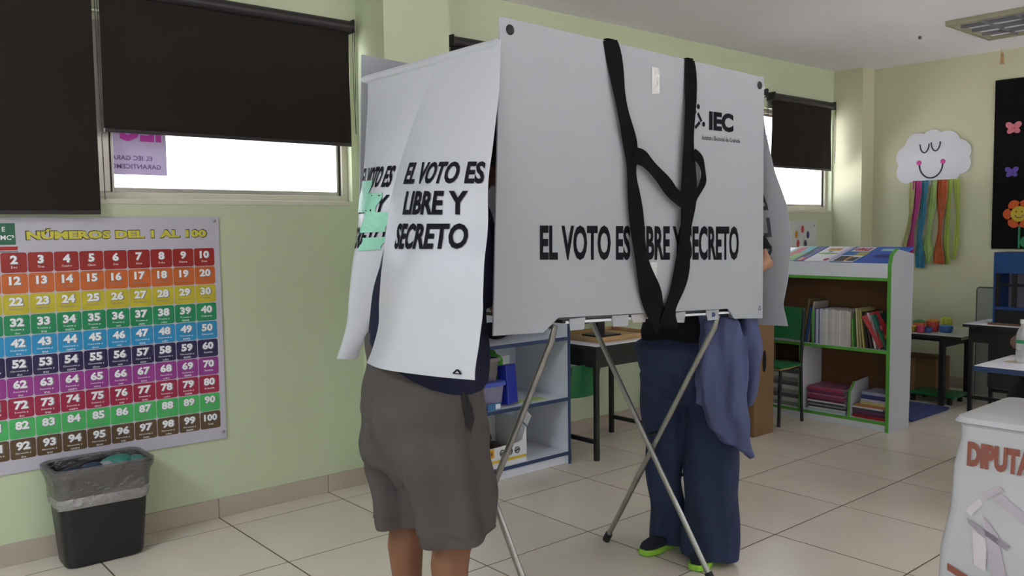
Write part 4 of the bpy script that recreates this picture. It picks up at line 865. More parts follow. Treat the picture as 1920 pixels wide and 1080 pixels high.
for k in range(26):
    th = .0092+rnd.random()*.002
    if k < 6: nm, c_ = (('navy', (.035, .04, .16)) if k in (0, 3) else (('pale_blue', (.45, .48, .62)) if k % 2 else ('white_blue', (.60, .60, .68))))
    else: nm, c_ = [('cream', (.55, .53, .52)), ('greyish', (.48, .48, .48)), ('rose_white', (.56, .48, .47)), ('white', (.62, .61, .61))][rnd.randrange(4)]
    place = 'first from the green divider' if k == 0 else '%s book from the green divider' % ['second', 'third', 'fourth', 'fifth', 'sixth', 'seventh', 'eighth', 'ninth', 'tenth', 'eleventh', 'twelfth', 'thirteenth', 'fourteenth', 'fifteenth', 'sixteenth', 'seventeenth', 'eighteenth', 'nineteenth', 'twentieth', 'twenty-first', 'twenty-second', 'twenty-third', 'twenty-fourth', 'twenty-fifth', 'twenty-sixth'][k-1]
    book('slim %s booklet in the upright row, %s' % (nm.replace('_', ' '), place), 'slim upright booklets on the middle board', (x, BY0+.02+rnd.random()*.006, .5555), th, .20, .245+rnd.random()*.008, bookm(nm, c_)); x += th+.0004
xg = x
lean_books = [('green', (.10, .36, .05), .012, .20, .04), ('dark_green', (.03, .09, .03), .010, .24, .05), ('pale_yellow', (.55, .52, .3), .010, .27, .07), ('olive_tan', (.35, .30, .14), .013, .265, .10), ('yellowish', (.42, .36, .12), .010, .265, .13), ('black', (.02, .018, .018), .016, .25, .18), ('dark_brown', (.06, .04, .04), .014, .25, .22), ('pinkish_white', (.58, .48, .50), .012, .25, .28), ('grey', (.25, .26, .27), .014, .24, .34), ('teal_green', (.02, .12, .09), .016, .25, .48)]
xx = xg+.004; pl = 0
for k, (nm, c_, th, ht, ln) in enumerate(lean_books):
    ln *= .86; xx += ht*max(0, math.sin(ln)-math.sin(pl))*.92; pl = ln
    # shear-leaning towards the green divider: the top goes left
    book('leaning %s book to the right of the slim booklets' % nm.replace('_', ' '), 'leaning books on the middle board', (xx+.002, BY0+.022, .557), th, .20, ht, bookm(nm, c_), lean=-ln); xx += th/math.cos(ln)+.004
rb = thing('picture_book', 'red picture book with orange figures leaning at the right end of the middle board', 'book', (1.36, BY0+.03, .557))
c_ = Vector((1.312, BY0+.05, .69)); G().obox(c_, (.036, .045, .020), (-.004, .004, .0), (-.060, -.01, .105)).build('cover', bookm('red', (.33, .015, .02)), rb, bevel=.002)
G().ell(c_+Vector((.028, -.006, -.055)), (.028, .02, .012), (-.003, .004, 0), (-.012, 0, .02), 10, 6).build('picture', bookm('orange', (.55, .22, .02)), rb, smooth=True); G().ell(c_+Vector((.012, -.008, .01)), (.018, .015, .008), (-.003, .004, 0), (-.01, 0, .018), 10, 6).build('picture', bookm('rose', (.40, .05, .08)), rb, smooth=True)
for k, (nm, c_, ln, xo, ht) in enumerate([('blue', (.04, .10, .32), .30, .775, .26), ('grey_tan', (.30, .27, .25), .30, .794, .30), ('dark_navy', (.02, .02, .07), .133, .820, .14), ('brown', (.16, .12, .05), .30, .752, .32)]):
    book('leaning %s book left of the green divider behind the chair' % nm.replace('_', ' '), 'books left of the divider', (xo, BY0+.03, .557), .014, .19, ht, bookm(nm, c_), lean=.22+.02*k if 0 else ln*.9-.12)
# flat stacks on the bottom board
def flat(label, group, cx, cy, z, wx, wy, th, col, nm, rz=0, tilt=0):
    t = thing('book', label, 'book', (cx, cy, z), group); a = Vector((math.cos(rz), math.sin(rz), tilt)); b = Vector((-math.sin(rz), math.cos(rz), 0)); Z = Vector((0, 0, 1)); c = Vector((cx, cy, z+th/2))
    g = G(); k = min(.0015, th*.15); g.obox(c+Z*(th/2-k/2), a*wx/2, b*wy/2, Z*k/2); g.obox(c-Z*(th/2-k/2), a*wx/2, b*wy/2, Z*k/2); g.obox(c-b*(wy/2-k/2), a*wx/2, b*k/2, Z*(th/2-k)); g.build('cover', bookm(nm, col), t)
    G().obox(c+b*.001, a*(wx/2-.003), b*(wy/2-.004), Z*(th/2-k)).build('page_block', paper, t)
z = .0685
left = [('teal_white', (.35, .48, .50)), ('cream', (.55, .53, .52)), ('black_green', (.02, .03, .028)), ('grey', (.25, .26, .27)), ('slate', (.05, .07, .08)), ('white', (.62, .61, .61)), ('maroon', (.10, .02, .04)), ('plum', (.22, .05, .12)), ('dark_rose', (.26, .04, .07)), ('mauve', (.30, .14, .26)), ('wine', (.20, .03, .06)), ('purple', (.16, .05, .16)), ('rose', (.32, .08, .14)), ('violet_pink', (.30, .10, .18))]
ordw = ['bottom', 'second', 'third', 'fourth', 'fifth', 'sixth', 'seventh', 'eighth', 'ninth', 'tenth', 'eleventh', 'twelfth', 'thirteenth', 'top']
for k, (nm, c_) in enumerate(left):
    th = .0105+rnd.random()*.003; flat('%s magazine, %s of the stack on the bottom board beside the left divider' % (nm.replace('_', ' '), ordw[k]), 'magazine stack on the bottom board', .945+rnd.uniform(-.008, .008), BY0+.13, z, .285, .20, th, c_, nm, rnd.uniform(-.05, .05)); z += th+.0004
z = .0685
right = [('red', (.33, .015, .02), .24, .018), ('maroon', (.10, .02, .04), .22, .016), ('purple', (.10, .03, .16), .22, .014), ('dark_grey', (.05, .05, .06), .23, .016), ('white_blue', (.60, .60, .68), .22, .012), ('orange_purple', (.42, .16, .05), .21, .016)]
for k, (nm, c_, wd, th) in enumerate(right):
    flat('%s book in the untidy pile at the right of the bottom board, level %s' % (nm.replace('_', ' '), ['one', 'two', 'three', 'four', 'five', 'six'][k]), 'untidy pile on the bottom board', 1.265+rnd.uniform(-.012, .012), BY0+.125, z, wd, .20, th, c_, nm, rnd.uniform(-.08, .08)); z += th+.0005
for k, (nm, c_, th) in enumerate([('yellow', (.45, .45, .18), .020), ('pale_lilac', (.50, .45, .58), .018), ('navy', (.035, .04, .16), .030), ('blue_white', (.30, .32, .45), .020)]):
    flat('%s book on top of the untidy pile, %s' % (nm.replace('_', ' '), ['lowest of the four upper books', 'second of the four upper books', 'third of the four upper books', 'uppermost'][k]), 'upper books of the untidy pile', 1.295+.004*k, BY0+.13, z, .19, .19, th, c_, nm, -.05); z += th+.0005
# left bay magazines (dim)
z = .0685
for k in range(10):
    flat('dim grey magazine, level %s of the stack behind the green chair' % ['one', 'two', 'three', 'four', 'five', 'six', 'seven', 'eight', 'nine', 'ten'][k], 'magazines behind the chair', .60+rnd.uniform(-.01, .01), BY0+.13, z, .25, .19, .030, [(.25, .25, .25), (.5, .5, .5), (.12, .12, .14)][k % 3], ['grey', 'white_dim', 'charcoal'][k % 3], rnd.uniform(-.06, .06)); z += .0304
# display books on the sloping top
def sl(x, s, e=0): return Vector((x, BY0+.014+.28*s, 1.1365+.100*s+e+.0*x))
def disp(label, x0, x1, skew, cover, patches, s0=.0, s1=1.0):
    t = thing('display_book', label, 'book', sl((x0+x1)/2, 0), 'books displayed on the sloping top')
    def Q(a, b, e=0): return sl(x0+(x1-x0)*a+skew*b, s0+(s1-s0)*b, e)
    G().prism([Q(0, 0), Q(1, 0), Q(1, 1), Q(0, 1)], (0, 0, .010)).build('cover', cover, t, bevel=.001)
    for k, (nm, m_, a0, a1, b0, b1) in enumerate(patches):
        if nm == 'oval': G().add([Q((a0+a1)/2+(a1-a0)/2*math.cos(q*pi/8), (b0+b1)/2+(b1-b0)/2*math.sin(q*pi/8), .0108+.0003*k) for q in range(16)], [tuple(range(16))]).build('picture', m_, t, fixn=False)
        else: G().add([Q(a0, b0, .0108+.0003*k), Q(a1, b0, .0108+.0003*k), Q(a1, b1, .0108+.0003*k), Q(a0, b1, .0108+.0003*k)], [(0, 1, 2, 3)]).build('picture', m_, t, fixn=False)
    return t, Q
inkr, inkg, inko, inky = C('print_red', (.45, .05, .06), .5), C('print_green', (.25, .42, .10), .5), C('print_orange', (.55, .28, .05), .5), C('print_olive', (.40, .36, .10), .5)
inkd, inkb = C('print_dark', (.06, .05, .06), .5), C('print_blue', (.03, .12, .42), .5)
disp('blue book with a pale title at the right end of the sloping top', 1.155, 1.385, .045, bookm('bright_blue', (.025, .10, .50)), [('r', C('print_mint', (.30, .55, .50), .5), .2, .62, .72, .86), ('oval', C('print_deep_blue', (.02, .04, .25), .5), .25, .95, .28, .52)])
t, Q = disp('animal picture book with a red title on the sloping top', .968, 1.145, .055, bookm('sky_blue', (.03, .16, .42)), [('r', paper, .12, .90, .66, .96), ('r', inky, .55, 1.0, .38, .62), ('r', paper, .02, .98, 0, .40), ('r', inkd, .08, .55, .02, .36), ('r', inko, .50, .62, .05, .36), ('r', greyprint, .62, .95, .04, .30)])
g = G(); text_box(g, 'ANIMALES', .17, .85, .70, .90, lambda a, b: Q(a, b, .0135), .05); glyphs(g, 'letter', inkr, t)
disp('white book with an orange title and green band on the sloping top', .765, .955, .05, bookm('white_lilac', (.58, .56, .72)), [('r', paper, .0, .85, .02, .96), ('r', inko, .22, .72, .70, .86), ('oval', inkg, .02, .88, .46, .56), ('r', greyprint, .36, .52, .60, .66), ('oval', inkr, .70, .90, .04, .20)])
disp('dark blue picture book partly hidden by its white neighbour', .690, .755, .05, bookm('dark_blue_pic', (.05, .07, .25)), [('r', inkr, .2, .9, .02, .25), ('r', inko, .3, .6, .05, .2), ('r', inkd, 0, .4, .3, .7)])
disp('green and red picture book at the left end of the sloping top', .52, .680, .05, bookm('green_pic', (.18, .30, .22)), [('r', inkr, .2, .6, .3, .9), ('r', C('print_aqua', (.15, .45, .50), .5), .62, .98, .6, .98), ('r', inkg, .5, .9, .1, .5)])
# small paper on the wall under the far window
sp = thing('wall_sheet', 'small white sheet with coloured figures pinned under the far window', 'poster', (.004, 5.31, 1.22)); box('sheet', (.001, 5.09, 1.17), (.004, 5.545, 1.445), C('white_sheet', (.56, .56, .55), .6), sp)
for y, z, m_ in ((5.31, 1.37, inkr), (5.21, 1.325, inko), (5.40, 1.32, C('print_navy', (.05, .06, .2), .5)), (5.24, 1.245, inkr), (5.36, 1.24, greyprint)): G().add([(.0048, y+.026*math.cos(k*pi/6), z+.034*math.sin(k*pi/6)) for k in range(12)], [tuple(range(12))]).build('figure', m_, sp, fixn=False)
G().ell((.006, 5.50, 1.40), (.004, 0, 0), (0, .01, 0), (0, 0, .01), 8, 6).build('tack', steel, sp)

# ================================================================== BACK WALL
YB = Y1-.001
cld = thing('cloud_decoration', 'white paper cloud with a smiling face and coloured crepe streamers', 'wall decoration', (.82, YB, 1.74))
cp = []
lobes = [(.60, 1.86, .10), (.60, 1.99, .105), (.68, 2.09, .105), (.81, 2.115, .10), (.93, 2.09, .105), (1.02, 2.01, .105), (1.035, 1.91, .09), (.95, 1.84, .09), (.80, 1.83, .09), (.68, 1.82, .08)]
for k in range(120):
    a = 2*pi*k/120; d = Vector((math.cos(a), math.sin(a))); best = 0
    for x_, z_, r_ in lobes:
        q = Vector((x_-.82, z_-1.96)); b = q.dot(d); disc_ = b*b-q.length_squared+r_*r_
        if disc_ > 0: best = max(best, b+math.sqrt(disc_))
    cp.append((.82+d.x*best, YB-.014, 1.96+d.y*best))
G().prism(cp, (0, .012, 0)).build('cloud', C('white_card', (.60, .61, .66), .7, var=.02), cld)
YF = YB-.0152
def arc(name, cx, cz, rx, rz, a0, a1, r, m_): G().tube([(cx+rx*math.cos(math.radians(a0+(a1-a0)*k/14)), YF, cz+rz*math.sin(math.radians(a0+(a1-a0)*k/14))) for k in range(15)], r, 6).build(name, m_, cld, smooth=True)
ink = C('dark_marker', (.025, .03, .06), .5); pinkc = C('pink_cheek', (.50, .05, .28), .5)
arc('closed_eye', .742, 2.095, .038, .075, 180, 360, .0055, ink); arc('closed_eye', .836, 2.105, .038, .075, 180, 360, .0055, ink); arc('smile', .80, 1.915, .098, .115, 180, 360, .0065, ink)
for x_, z_ in ((.698, 1.935), (.900, 1.935)): G().ell((x_, YF, z_), (.022, 0, 0), (0, .003, 0), (0, 0, .022), 14, 6).build('cheek', pinkc, cld, smooth=True)
def streamer(nm, col, pts, wd, tw, ph):
    """crepe paper twisted streamer"""
    P = [Vector((x_, YB-.022, z_)) for x_, z_ in pts]; n = len(P)-1
    def fn(s, t):
        q = t*n; i = min(int(q), n-1); p = P[i].lerp(P[i+1], q-i); an = .9*math.sin(ph+tw*t); w_ = wd*1.25*(.85+.2*math.sin(t*9+ph))
        return p+Vector((math.cos(an)*.75+.25, -.35*abs(math.sin(an)), 0))*(s-.5)*w_+Vector((0, -.006*math.sin(s*14), .0))
    o = G().grid(fn, 6, 36, (0, .0012, 0)).build('streamer', Mtrans('crepe_'+nm, col, .3, .6, .05, 0, .5, 60), cld, smooth='auto'); o['label'] = nm.replace('_', ' ')+' crepe streamer'
streamer('pale_yellow', (.55, .55, .22), [(.645, 1.77), (.64, 1.5), (.60, 1.3), (.585, 1.20)], .05, 2, .3)
streamer('magenta', (.50, .02, .22), [(.690, 1.78), (.675, 1.5), (.65, 1.3), (.635, 1.14)], .075, 2.5, 0)
streamer('teal_blue', (.02, .22, .34), [(.755, 1.78), (.745, 1.5), (.72, 1.3), (.73, 1.02)], .075, 6, .4)
streamer('pale_green', (.38, .55, .15), [(.835, 1.78), (.82, 1.5), (.79, 1.25), (.80, 1.06)], .070, 7, 1)
streamer('orange_red', (.55, .10, .01), [(.905, 1.78), (.90, 1.5), (.885, 1.25), (.89, 1.06)], .080, 3, 0)
streamer('lime', (.45, .60, .08), [(.965, 1.78), (.955, 1.5), (.95, 1.2), (.965, 1.06)], .055, 5, .6)
streamer('yellow_lime', (.52, .62, .10), [(1.02, 1.78), (1.035, 1.5), (1.03, 1.25), (1.01, 1.10)], .050, 5, .1)
# black bulletin board
bb = thing('bulletin_board', 'black felt bulletin board with butterflies and a flower at the right edge', 'board', (1.9, YB, 1.19))
box('felt', (1.300, YB-.012, 1.193), (3.40, YB, 2.56), C('black_felt', (.008, .008, .008), .98, spec=.05), bb)
def butterfly(x_, z_, k, col, nm, rot=0):
    m_ = C(nm, col, .7)
    for q in (-1, 1):
        for dx, dz, rx, rz, an in ((.62, .45, .62, .48, .75), (.50, -.42, .50, .42, -.6)):
            c, s2 = math.cos(an), math.sin(an)
            G().prism([(x_+q*k*(dx+rx*math.cos(t*pi/9)*c-rz*math.sin(t*pi/9)*s2), YB-.016-.002*(dz > 0), z_+k*(dz+rx*math.cos(t*pi/9)*s2+rz*math.sin(t*pi/9)*c)) for t in range(18)], (0, .003, 0)).build('butterfly_wing', m_, bb)
    G().tube([(x_, YB-.020, z_-k*.7), (x_, YB-.020, z_+k*.6)], .005, 6).build('butterfly_body', m_, bb)
butterfly(1.445, 2.165, .05, (.60, .18, .22), 'pink_foam'); butterfly(1.440, 1.812, .043, (.10, .06, .32), 'violet_foam'); butterfly(1.80, 2.30, .05, (.6, .5, .1), 'yellow_foam')
fl = (1.505, 1.475)
for k in range(6):
    a = 2*pi*k/6+pi/6*2; G().prism([(fl[0]+.075*math.cos(a)+.046*math.cos(q*pi/8), YB-.017, fl[1]+.075*math.sin(a)+.046*math.sin(q*pi/8)) for q in range(16)], (0, .004, 0)).build('petal', C('orange_foam', (.52, .08, .012), .7), bb)
G().prism([(fl[0]+.062*math.cos(q*pi/10), YB-.022, fl[1]+.062*math.sin(q*pi/10)) for q in range(20)], (0, .005, 0)).build('flower_centre', C('yellow_foam2', (.50, .36, .03), .7), bb)
for q in (-1, 1): G().ell((fl[0]+.02*q, YB-.023, fl[1]+.018), (.005, 0, 0), (0, .002, 0), (0, 0, .006), 8, 6).build('flower_eye', inkd, bb)
G().tube([(fl[0]+.03*math.cos(math.radians(a)), YB-.0225, fl[1]-.004+.026*math.sin(math.radians(a))) for a in range(190, 360, 15)], .0025, 6).build('flower_smile', inkd, bb)
box('flower_stem', (1.50, YB-.016, 1.20), (1.515, YB-.012, 1.41), C('green_foam', (.02, .2, .08), .7), bb); G().prism([(1.515+.05*(1-math.cos(k*pi/8)), YB-.016, 1.25+.05*math.sin(k*pi/8)) for k in range(16)], (0, .003, 0)).build('leaf', C('green_foam', (.02, .2, .08), .7), bb)

# toy table with its toys
TT = .55
tt = thing('toy_table', 'grey topped table against the back wall carrying plastic toys', 'table', (.95, 5.5, 0))
box('table_top', (.42, 5.13, TT-.025), (1.435, 5.78, TT), C('grey_laminate', (.42, .42, .38), .4), tt, .003); box('edge_band', (.42, 5.126, TT-.026), (1.436, 5.13, TT-.002), blackm, tt)
for x_ in (.50, 1.275):
    for y_ in (5.19, 5.66): box('leg', (x_-.02, y_-.02, 0), (x_+.02, y_+.02, TT-.025), blackm, tt, .003)
box('apron', (.48, 5.68, TT-.12), (1.30, 5.69, TT-.025), blackm, tt); box('apron', (1.27, 5.19, TT-.10), (1.28, 5.68, TT-.025), blackm, tt)
toys = [('orange cup with a green lid on the toy table', 1.045, 5.30, .042, .07, (.55, .12, .03), (.03, .18, .06), 'toy cup'), ('yellow toy cup beside the orange cup', 1.035, 5.22, .034, .04, (.42, .30, .04), (.42, .30, .04), 'toy cup'), ('crimson toy cup between the yellow and red cups', 1.102, 5.195, .028, .045, (.40, .04, .10), (.40, .04, .10), 'toy cup'), ('red and orange toy pot in the middle of the toy table', 1.12, 5.37, .045, .075, (.48, .06, .05), (.5, .2, .04), 'toy pot'), ('navy toy cup at the front of the toy table', 1.13, 5.26, .032, .035, (.05, .10, .28), (.02, .03, .1), 'toy cup'), ('lime toy cup at the right of the toys', 1.185, 5.47, .038, .085, (.42, .48, .05), (.42, .48, .05), 'toy cup'), ('blue toy bowl at the right front of the toys', 1.228, 5.36, .046, .045, (.05, .14, .40), (.07, .18, .45), 'toy bowl')]
for lab, x_, y_, r_, h_, c1, c2, cat in toys:
    h_ *= 1.35; r_ *= 1.08
    t = thing('plastic_toy', lab, cat, (x_, y_, TT), 'plastic toys on the toy table')
    n = 14; prof = [(.75, 0), (.9, .1), (1, .55), (.95, .75), (.88, .75), (.9, .5), (.65, .06)]
    g = shell([[(x_+r_*a*math.cos(2*pi*k/n), y_+r_*a*math.sin(2*pi*k/n), TT+.0005+h_*b) for k in range(n)] for a, b in prof]); g.f += [tuple(range(n))[::-1], tuple(range(6*n, 7*n))]; g.build('cup', C('toy_'+lab.split()[0]+'_%d' % int(x_*1000), c1, .35), t, smooth='auto')
    g = shell([[(x_+r_*a*math.cos(2*pi*k/n), y_+r_*a*math.sin(2*pi*k/n), TT+h_*b) for k in range(n)] for a, b in ((1.04, .76), (1.04, .86), (.6, .97), (.2, 1.0))]); g.f += [tuple(range(n))[::-1], tuple(range(3*n, 4*n))]; g.build('lid', C('toylid_%d' % int(x_*1000+y_*7), c2, .35), t, smooth='auto')
t = thing('cardboard_box', 'brown cardboard box under the toy table', 'box', (.93, 5.62, 0)); box('carton', (.70, 5.50, 0), (1.10, 5.76, .31), C('dim_cardboard', (.20, .11, .05), .85), t, .003); box('carton_flap', (.70, 5.46, .305), (1.10, 5.50, .310), C('dim_cardboard', (.20, .11, .05), .85), t); box('tape', (.88, 5.4985, 0), (.93, 5.4995, .31), C('tan_tape', (.32, .2, .1), .3), t)
t = thing('step_stool', 'low green plastic platform on the floor before the toy table', 'platform', (1.22, 5.33, 0)); box('board', (1.00, 5.225, .055), (1.36, 5.50, .075), greenpl, t, .006)
for x_ in (1.03, 1.31):
    for y_ in (5.25, 5.45): box('foot', (x_-.015, y_-.015, 0), (x_+.015, y_+.015, .055), blackm, t)
t = thing('floor_mat', 'dark blue foam mat on the floor behind the bookcase', 'mat', (1.15, 4.75, 0)); box('mat', (.75, 4.46, .0005), (1.37, 5.08, .022), C('navy_foam', (.03, .04, .13), .8), t, .006); box('edge_strip', (1.370, 4.46, .0005), (1.382, 5.08, .020), C('navy_foam_edge', (.025, .03, .10), .8), t, .004)
# desk with the blue unit, clear sheet behind
d2 = desk('white topped desk with black frame under the blue toy house', 1.47, 2.20, 5.07, 5.55, .662, .115); box('modesty_panel', (1.63, 5.115, .20), (2.16, 5.125, .53), blackm, d2)
bu = thing('blue_toy_house', 'blue wooden toy house with dark window openings on the desk', 'toy house', (1.85, 5.25, .664)); blu = C('deep_blue_paint', (.010, .055, .20), .5); H0 = .676
box('base_board', (1.62, 5.12, .6625), (2.14, 5.46, .676), C('brown_board', (.16, .08, .04), .6), bu)
box('side_panel', (1.64, 5.15, H0), (1.655, 5.42, 1.175), blu, bu); box('side_panel', (2.095, 5.15, H0), (2.11, 5.42, 1.175), blu, bu); box('back_panel', (1.655, 5.405, H0), (2.095, 5.42, 1.175), C('lilac_lining', (.35, .30, .42), .6), bu); box('roof_panel', (1.64, 5.15, 1.175), (2.11, 5.42, 1.19), blu, bu)
box('header', (1.655, 5.15, 1.04), (2.095, 5.162, 1.175), blu, bu); box('lower_panel', (1.655, 5.15, H0), (2.095, 5.162, .775), C('black_paint', (.01, .01, .012), .5), bu); box('middle_rail', (1.655, 5.15, .775), (2.095, 5.16, .795), blu, bu)
for x_ in (1.655, 1.765, 1.90, 2.03): box('window_bar', (x_, 5.148, .795), (x_+.028, 5.162, 1.04), C('black_paint', (.01, .01, .012), .5), bu)
box('window_bar', (1.655, 5.149, .945), (2.095, 5.160, .965), C('black_paint', (.01, .01, .012), .5), bu)
acr = thing('clear_panel', 'clear plastic folding panel leaning behind the desk', 'panel', (1.6, 5.79, 0)); cl_ = Mtrans('cloudy_clear_plastic', (.42, .47, .47), .4, .12, .5, .45, .15, 12)
box('sheet', (1.285, 5.79, .004), (2.0, 5.797, .885), cl_, acr)
G().tube([(1.285, 5.793, .004), (1.285, 5.793, .868), (1.30, 5.793, .885), (2.0, 5.793, .885)], .006, 8).build('rim', greyprint, acr, smooth='auto')

# ================================================================== FRONT TABLE AT THE RIGHT EDGE
ft = thing('registration_table', 'white topped table cut by the right edge of the photo', 'table', (2.9, 3.2, 0))
FZ = .70
box('table_top', (2.38, 2.90, FZ-.026), (3.60, 3.40, FZ), C('white_top', (.72, .72, .78), .3), ft, .004); box('edge_band', (2.376, 2.896, FZ-.028), (3.604, 2.90, FZ-.003), navyedge, ft); box('edge_band', (2.376, 2.90, FZ-.028), (2.38, 3.40, FZ-.003), navyedge, ft)
for x_ in (2.60, 3.52):
    for y_ in (2.98, 3.34): box('leg', (x_-.015, y_-.015, 0), (x_+.015, y_+.015, FZ-.026), blackm, ft, .003)
wb = thing('water_bottle', 'clear plastic water bottle with a green band on the front table', 'bottle', (2.518, 3.14, FZ)); n = 16
prof = [(.012, .0), (.030, .002), (.033, .012), (.033, .06), (.030, .065), (.033, .07), (.033, .13), (.031, .145), (.022, .170), (.014, .185), (.013, .20)]
g = shell([[(2.518+r_*math.cos(2*pi*k/n), 3.14+r_*math.sin(2*pi*k/n), FZ+.0005+z_) for k in range(n)] for r_, z_ in prof]); g.f += [tuple(range(n))[::-1]]; g.build('bottle_body', Mtrans('clear_pet', (.75, .76, .80), .5, .06, .6, .5, 0), wb, smooth='auto')
G().tube([(2.518, 3.14, FZ+.198), (2.518, 3.14, FZ+.218)], .016, 14).build('cap', C('white_cap', (.7, .7, .7), .4), wb, smooth='auto'); G().tube([(2.518, 3.14, FZ+.10), (2.518, 3.14, FZ+.118)], .0338, 16, cap=False).build('label_band', C('bottle_green', (.02, .25, .10), .4), wb, smooth='auto')
tag(box('paper_scrap', (2.44, 3.12, FZ+.0005), (2.50, 3.17, FZ+.0025), C('yellowish_paper', (.5, .42, .25), .7), loc=(2.47, 3.14, FZ)), 'small yellowish paper scrap beside the water bottle', 'paper')
# seated person, almost wholly outside the frame
sx, sy = 2.80, 3.72
p3 = thing('person', 'seated person in black at the right edge with an elbow beside the water bottle', 'person', (sx, sy, 0)); g = G()
pp, s_, f_, u_ = head(g, (sx, sy-.06, 1.28), (0, -1, -.3)); g.tube([(sx, sy, 1.06), (sx, sy-.02, 1.15), (sx, sy-.045, 1.2)], [.06, .055, .052], 12)
g.rings([(sx, sy, .44, .17, .14), (sx, sy, .56, .17, .13), (sx, sy-.01, .72, .155, .115), (sx, sy-.02, .90, .17, .11), (sx, sy-.02, 1.04, .18, .10), (sx, sy-.01, 1.11, .09, .07)])
for q in (-1, 1):
    g.tube([(sx+q*.09, sy-.02, .50), (sx+q*.11-.06, sy-.30, .49), (sx+q*.12-.09, sy-.40, .45), (sx+q*.12-.09, sy-.40, .25), (sx+q*.12-.09, sy-.38, .08)], [.085, .07, .062, .05, .036], 14); g.tube([(sx+q*.12-.09, sy-.36, .04), (sx+q*.12-.09, sy-.52, .03)], [.034, .03], 10)
    A = [(sx+q*.17, sy-.02, 1.02), (sx-.33, sy-.10, .84), (2.375, 3.50, .752), (2.48, 3.34, .735), (2.60, 3.27, .735)] if q < 0 else [(sx+.17, sy-.02, 1.02), (sx+.24, sy-.12, .85), (sx+.20, sy-.30, .75), (sx+.06, sy-.44, .735)]
    g.tube(A, [.05, .046, .044, .034, .024][:len(A)], 12); e = Vector(A[-1]); hand(g, e, (e-Vector(A[-2])), (0, 0, 1), -q, .95, .25)
fuse('body', g, skin, p3, .0065, 4); eyes(p3, pp, s_, f_, u_, hairm)
g = G(); g.ell(pp(0, -.022, .040), s_*.086, f_*.096, u_*.092); fuse('hair', g, hairm, p3, .006, 3)
g = G(); g.rings([(sx, sy, .46, .19, .155), (sx, sy, .60, .185, .145), (sx, sy-.01, .75, .17, .13), (sx, sy-.02, .92, .185, .125), (sx, sy-.02, 1.06, .185, .11), (sx, sy-.01, 1.12, .08, .07)]); g.tube([(sx-.15, sy-.02, 1.02), (sx-.27, sy-.075, .90)], [.062, .06], 12); g.tube([(sx+.15, sy-.02, 1.02), (sx+.22, sy-.09, .91)], [.062, .06], 12); fuse('shirt', g, blackc, p3, .009, 4)
g = G(); g.rings([(sx, sy, .43, .18, .16), (sx, sy, .52, .19, .16)])
for q in (-1, 1): g.tube([(sx+q*.09, sy-.02, .50), (sx+q*.11-.06, sy-.30, .49), (sx+q*.12-.09, sy-.41, .46), (sx+q*.12-.09, sy-.41, .25), (sx+q*.12-.09, sy-.39, .07)], [.098, .088, .082, .078, .075], 14)
g.tube([(2.50, 3.38, .60), (2.44, 3.45, .45), (2.42, 3.45, .25), (2.44, 3.45, .1)], [.07, .10, .10, .09], 14)
fuse('trousers', g, C('black_trousers', (.010, .010, .014), .9), p3, .009, 4)
for q in (-1, 1): sneaker(p3, (sx+q*.12-.09, sy-.33, 0), (sx+q*.12-.09, sy-.61, 0), blackc, blackrub)
chair_p = thing('stacking_chair', 'black stacking chair under the seated person in black', 'chair', (sx, sy+.02, 0)); box('seat', (sx-.2, sy-.18, .40), (sx+.2, sy+.22, .425), blackpl, chair_p, .01); box('backrest', (sx-.2, sy+.215, .60), (sx+.2, sy+.235, .92), blackpl, chair_p, .01)
for x_ in (-.18, .18):
    for y_ in (-.15, .22): G().tube([(sx+x_, sy+y_, 0), (sx+x_, sy+y_, .40 if y_ < 0 else .9)], .011, 8).build('leg', blackm, chair_p, smooth='auto')

# ================================================================== BALLOT BOX
ub = thing('ballot_box', 'translucent white ballot box lettered DIPUTACIONES at the lower right corner', 'ballot box', (3.29, 1.11, .36))
um = Mtrans('milky_vinyl', (.74, .75, .80), .45, .3, .25, .10, .15, 9)
UZ0, UZ1 = .362, .850; ux, uy = 3.292, 1.115
def ur(z_, k=0): f = (UZ1-z_)/(UZ1-UZ0); return rring(ux, uy, z_, .39+.09*f-k, .39+.06*f-k, .03, 4)
rs = [ur(UZ0), ur(UZ0+.12), ur(.6), ur(.72), ur(.80), ur(UZ1-.012), ur(UZ1, .03)]
rs = [[(x_+.006*math.sin(z_*31+y_*9)*(x_ < ux), y_+.003*math.sin(x_*23+z_*17), z_) for x_, y_, z_ in q] for q in rs]; n = len(rs[0])
g = shell(rs+[ur(UZ1+.004, .10), rring(ux+.01, uy+.02, UZ1+.014, .2, .2, .05, 4)]); g.f += [tuple(range(8*n, 9*n)), tuple(range(n))[::-1]]; g.build('vinyl_body', um, ub, smooth='auto')
g = shell([rring(ux, uy, UZ1-.006, .395, .395, .03, 4), rring(ux, uy, UZ1-.002, .415, .415, .03, 4), rring(ux, uy, UZ1+.012, .40, .40, .03, 4), rring(ux, uy, UZ1+.02, .30, .30, .03, 4)]); g.f += [tuple(range(3*n, 4*n))]; g.build('lid', um, ub, smooth='auto')
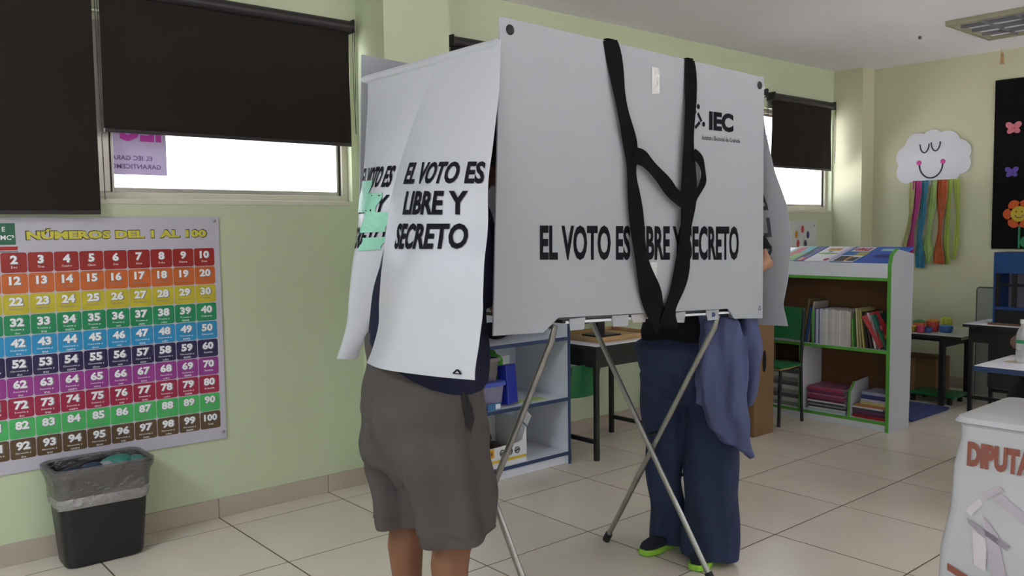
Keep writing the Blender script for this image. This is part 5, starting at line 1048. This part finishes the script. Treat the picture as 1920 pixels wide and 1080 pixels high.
box('slot', (ux-.08, uy-.008, UZ1+.020), (ux+.08, uy+.008, UZ1+.0225), blackrub, ub)
def UF(x_, z_): f = (UZ1-z_)/(UZ1-UZ0); return (x_, uy-(.39+.06*f)/2-.0065, z_)
redp = C('brick_red_print', (.23, .07, .05), .6); mauve = C('mauve_print', (.42, .37, .44), .6); g = G(); text_box(g, 'DIPUTACIONES', 3.128, 3.455, .728, .798, UF, .062, 3); glyphs(g, 'letter', redp, ub)
def quad(p, m_, nm='printed_shape'): G().add([UF(a, b) for a, b in p], [tuple(range(len(p)))]).build(nm, m_, ub, fixn=False)
quad([(3.135, .585), (3.14, .57), (3.24, .52), (3.25, .535)], C('grey_mauve_print', (.30, .27, .32), .6)); quad([(3.175, .60), (3.215, .56), (3.245, .44), (3.205, .44)], mauve); quad([(3.17, .66), (3.215, .69), (3.225, .68), (3.18, .645)], mauve); quad([(3.20, .655), (3.30, .585), (3.31, .61), (3.22, .67)], mauve); quad([(3.15, .56), (3.16, .46), (3.19, .45), (3.19, .535)], C('pale_rose_print', (.55, .50, .56), .6)); quad([(3.13, .605), (3.165, .645), (3.175, .63), (3.145, .592)], C('pale_rose_print', (.55, .50, .56), .6)); quad([(3.09, .445), (3.20, .405), (3.20, .385), (3.09, .425)], redp)
for k in range(7):
    a = rnd.uniform(-.5, .5); c_ = Vector((ux+rnd.uniform(-.1, .1), uy+rnd.uniform(-.1, .1), UZ0+.02+.012*k)); G().obox(c_, (.07*math.cos(a), .07*math.sin(a), .008), (-.05*math.sin(a), .05*math.cos(a), .004), (0, 0, .001)).build('ballot_slip', C('slip_rose', (.55, .40, .42), .7), ub)
st = thing('low_stool', 'low white stool under the ballot box', 'stool', (ux, uy, 0)); box('seat', (ux-.23, uy-.23, .33), (ux+.23, uy+.23, .36), whitel, st, .006)
for x_ in (-.19, .19):
    for y_ in (-.19, .19): G().tube([(ux+x_*1.1, uy+y_*1.1, 0), (ux+x_, uy+y_, .33)], .014, 8).build('leg', blackm, st, smooth='auto')
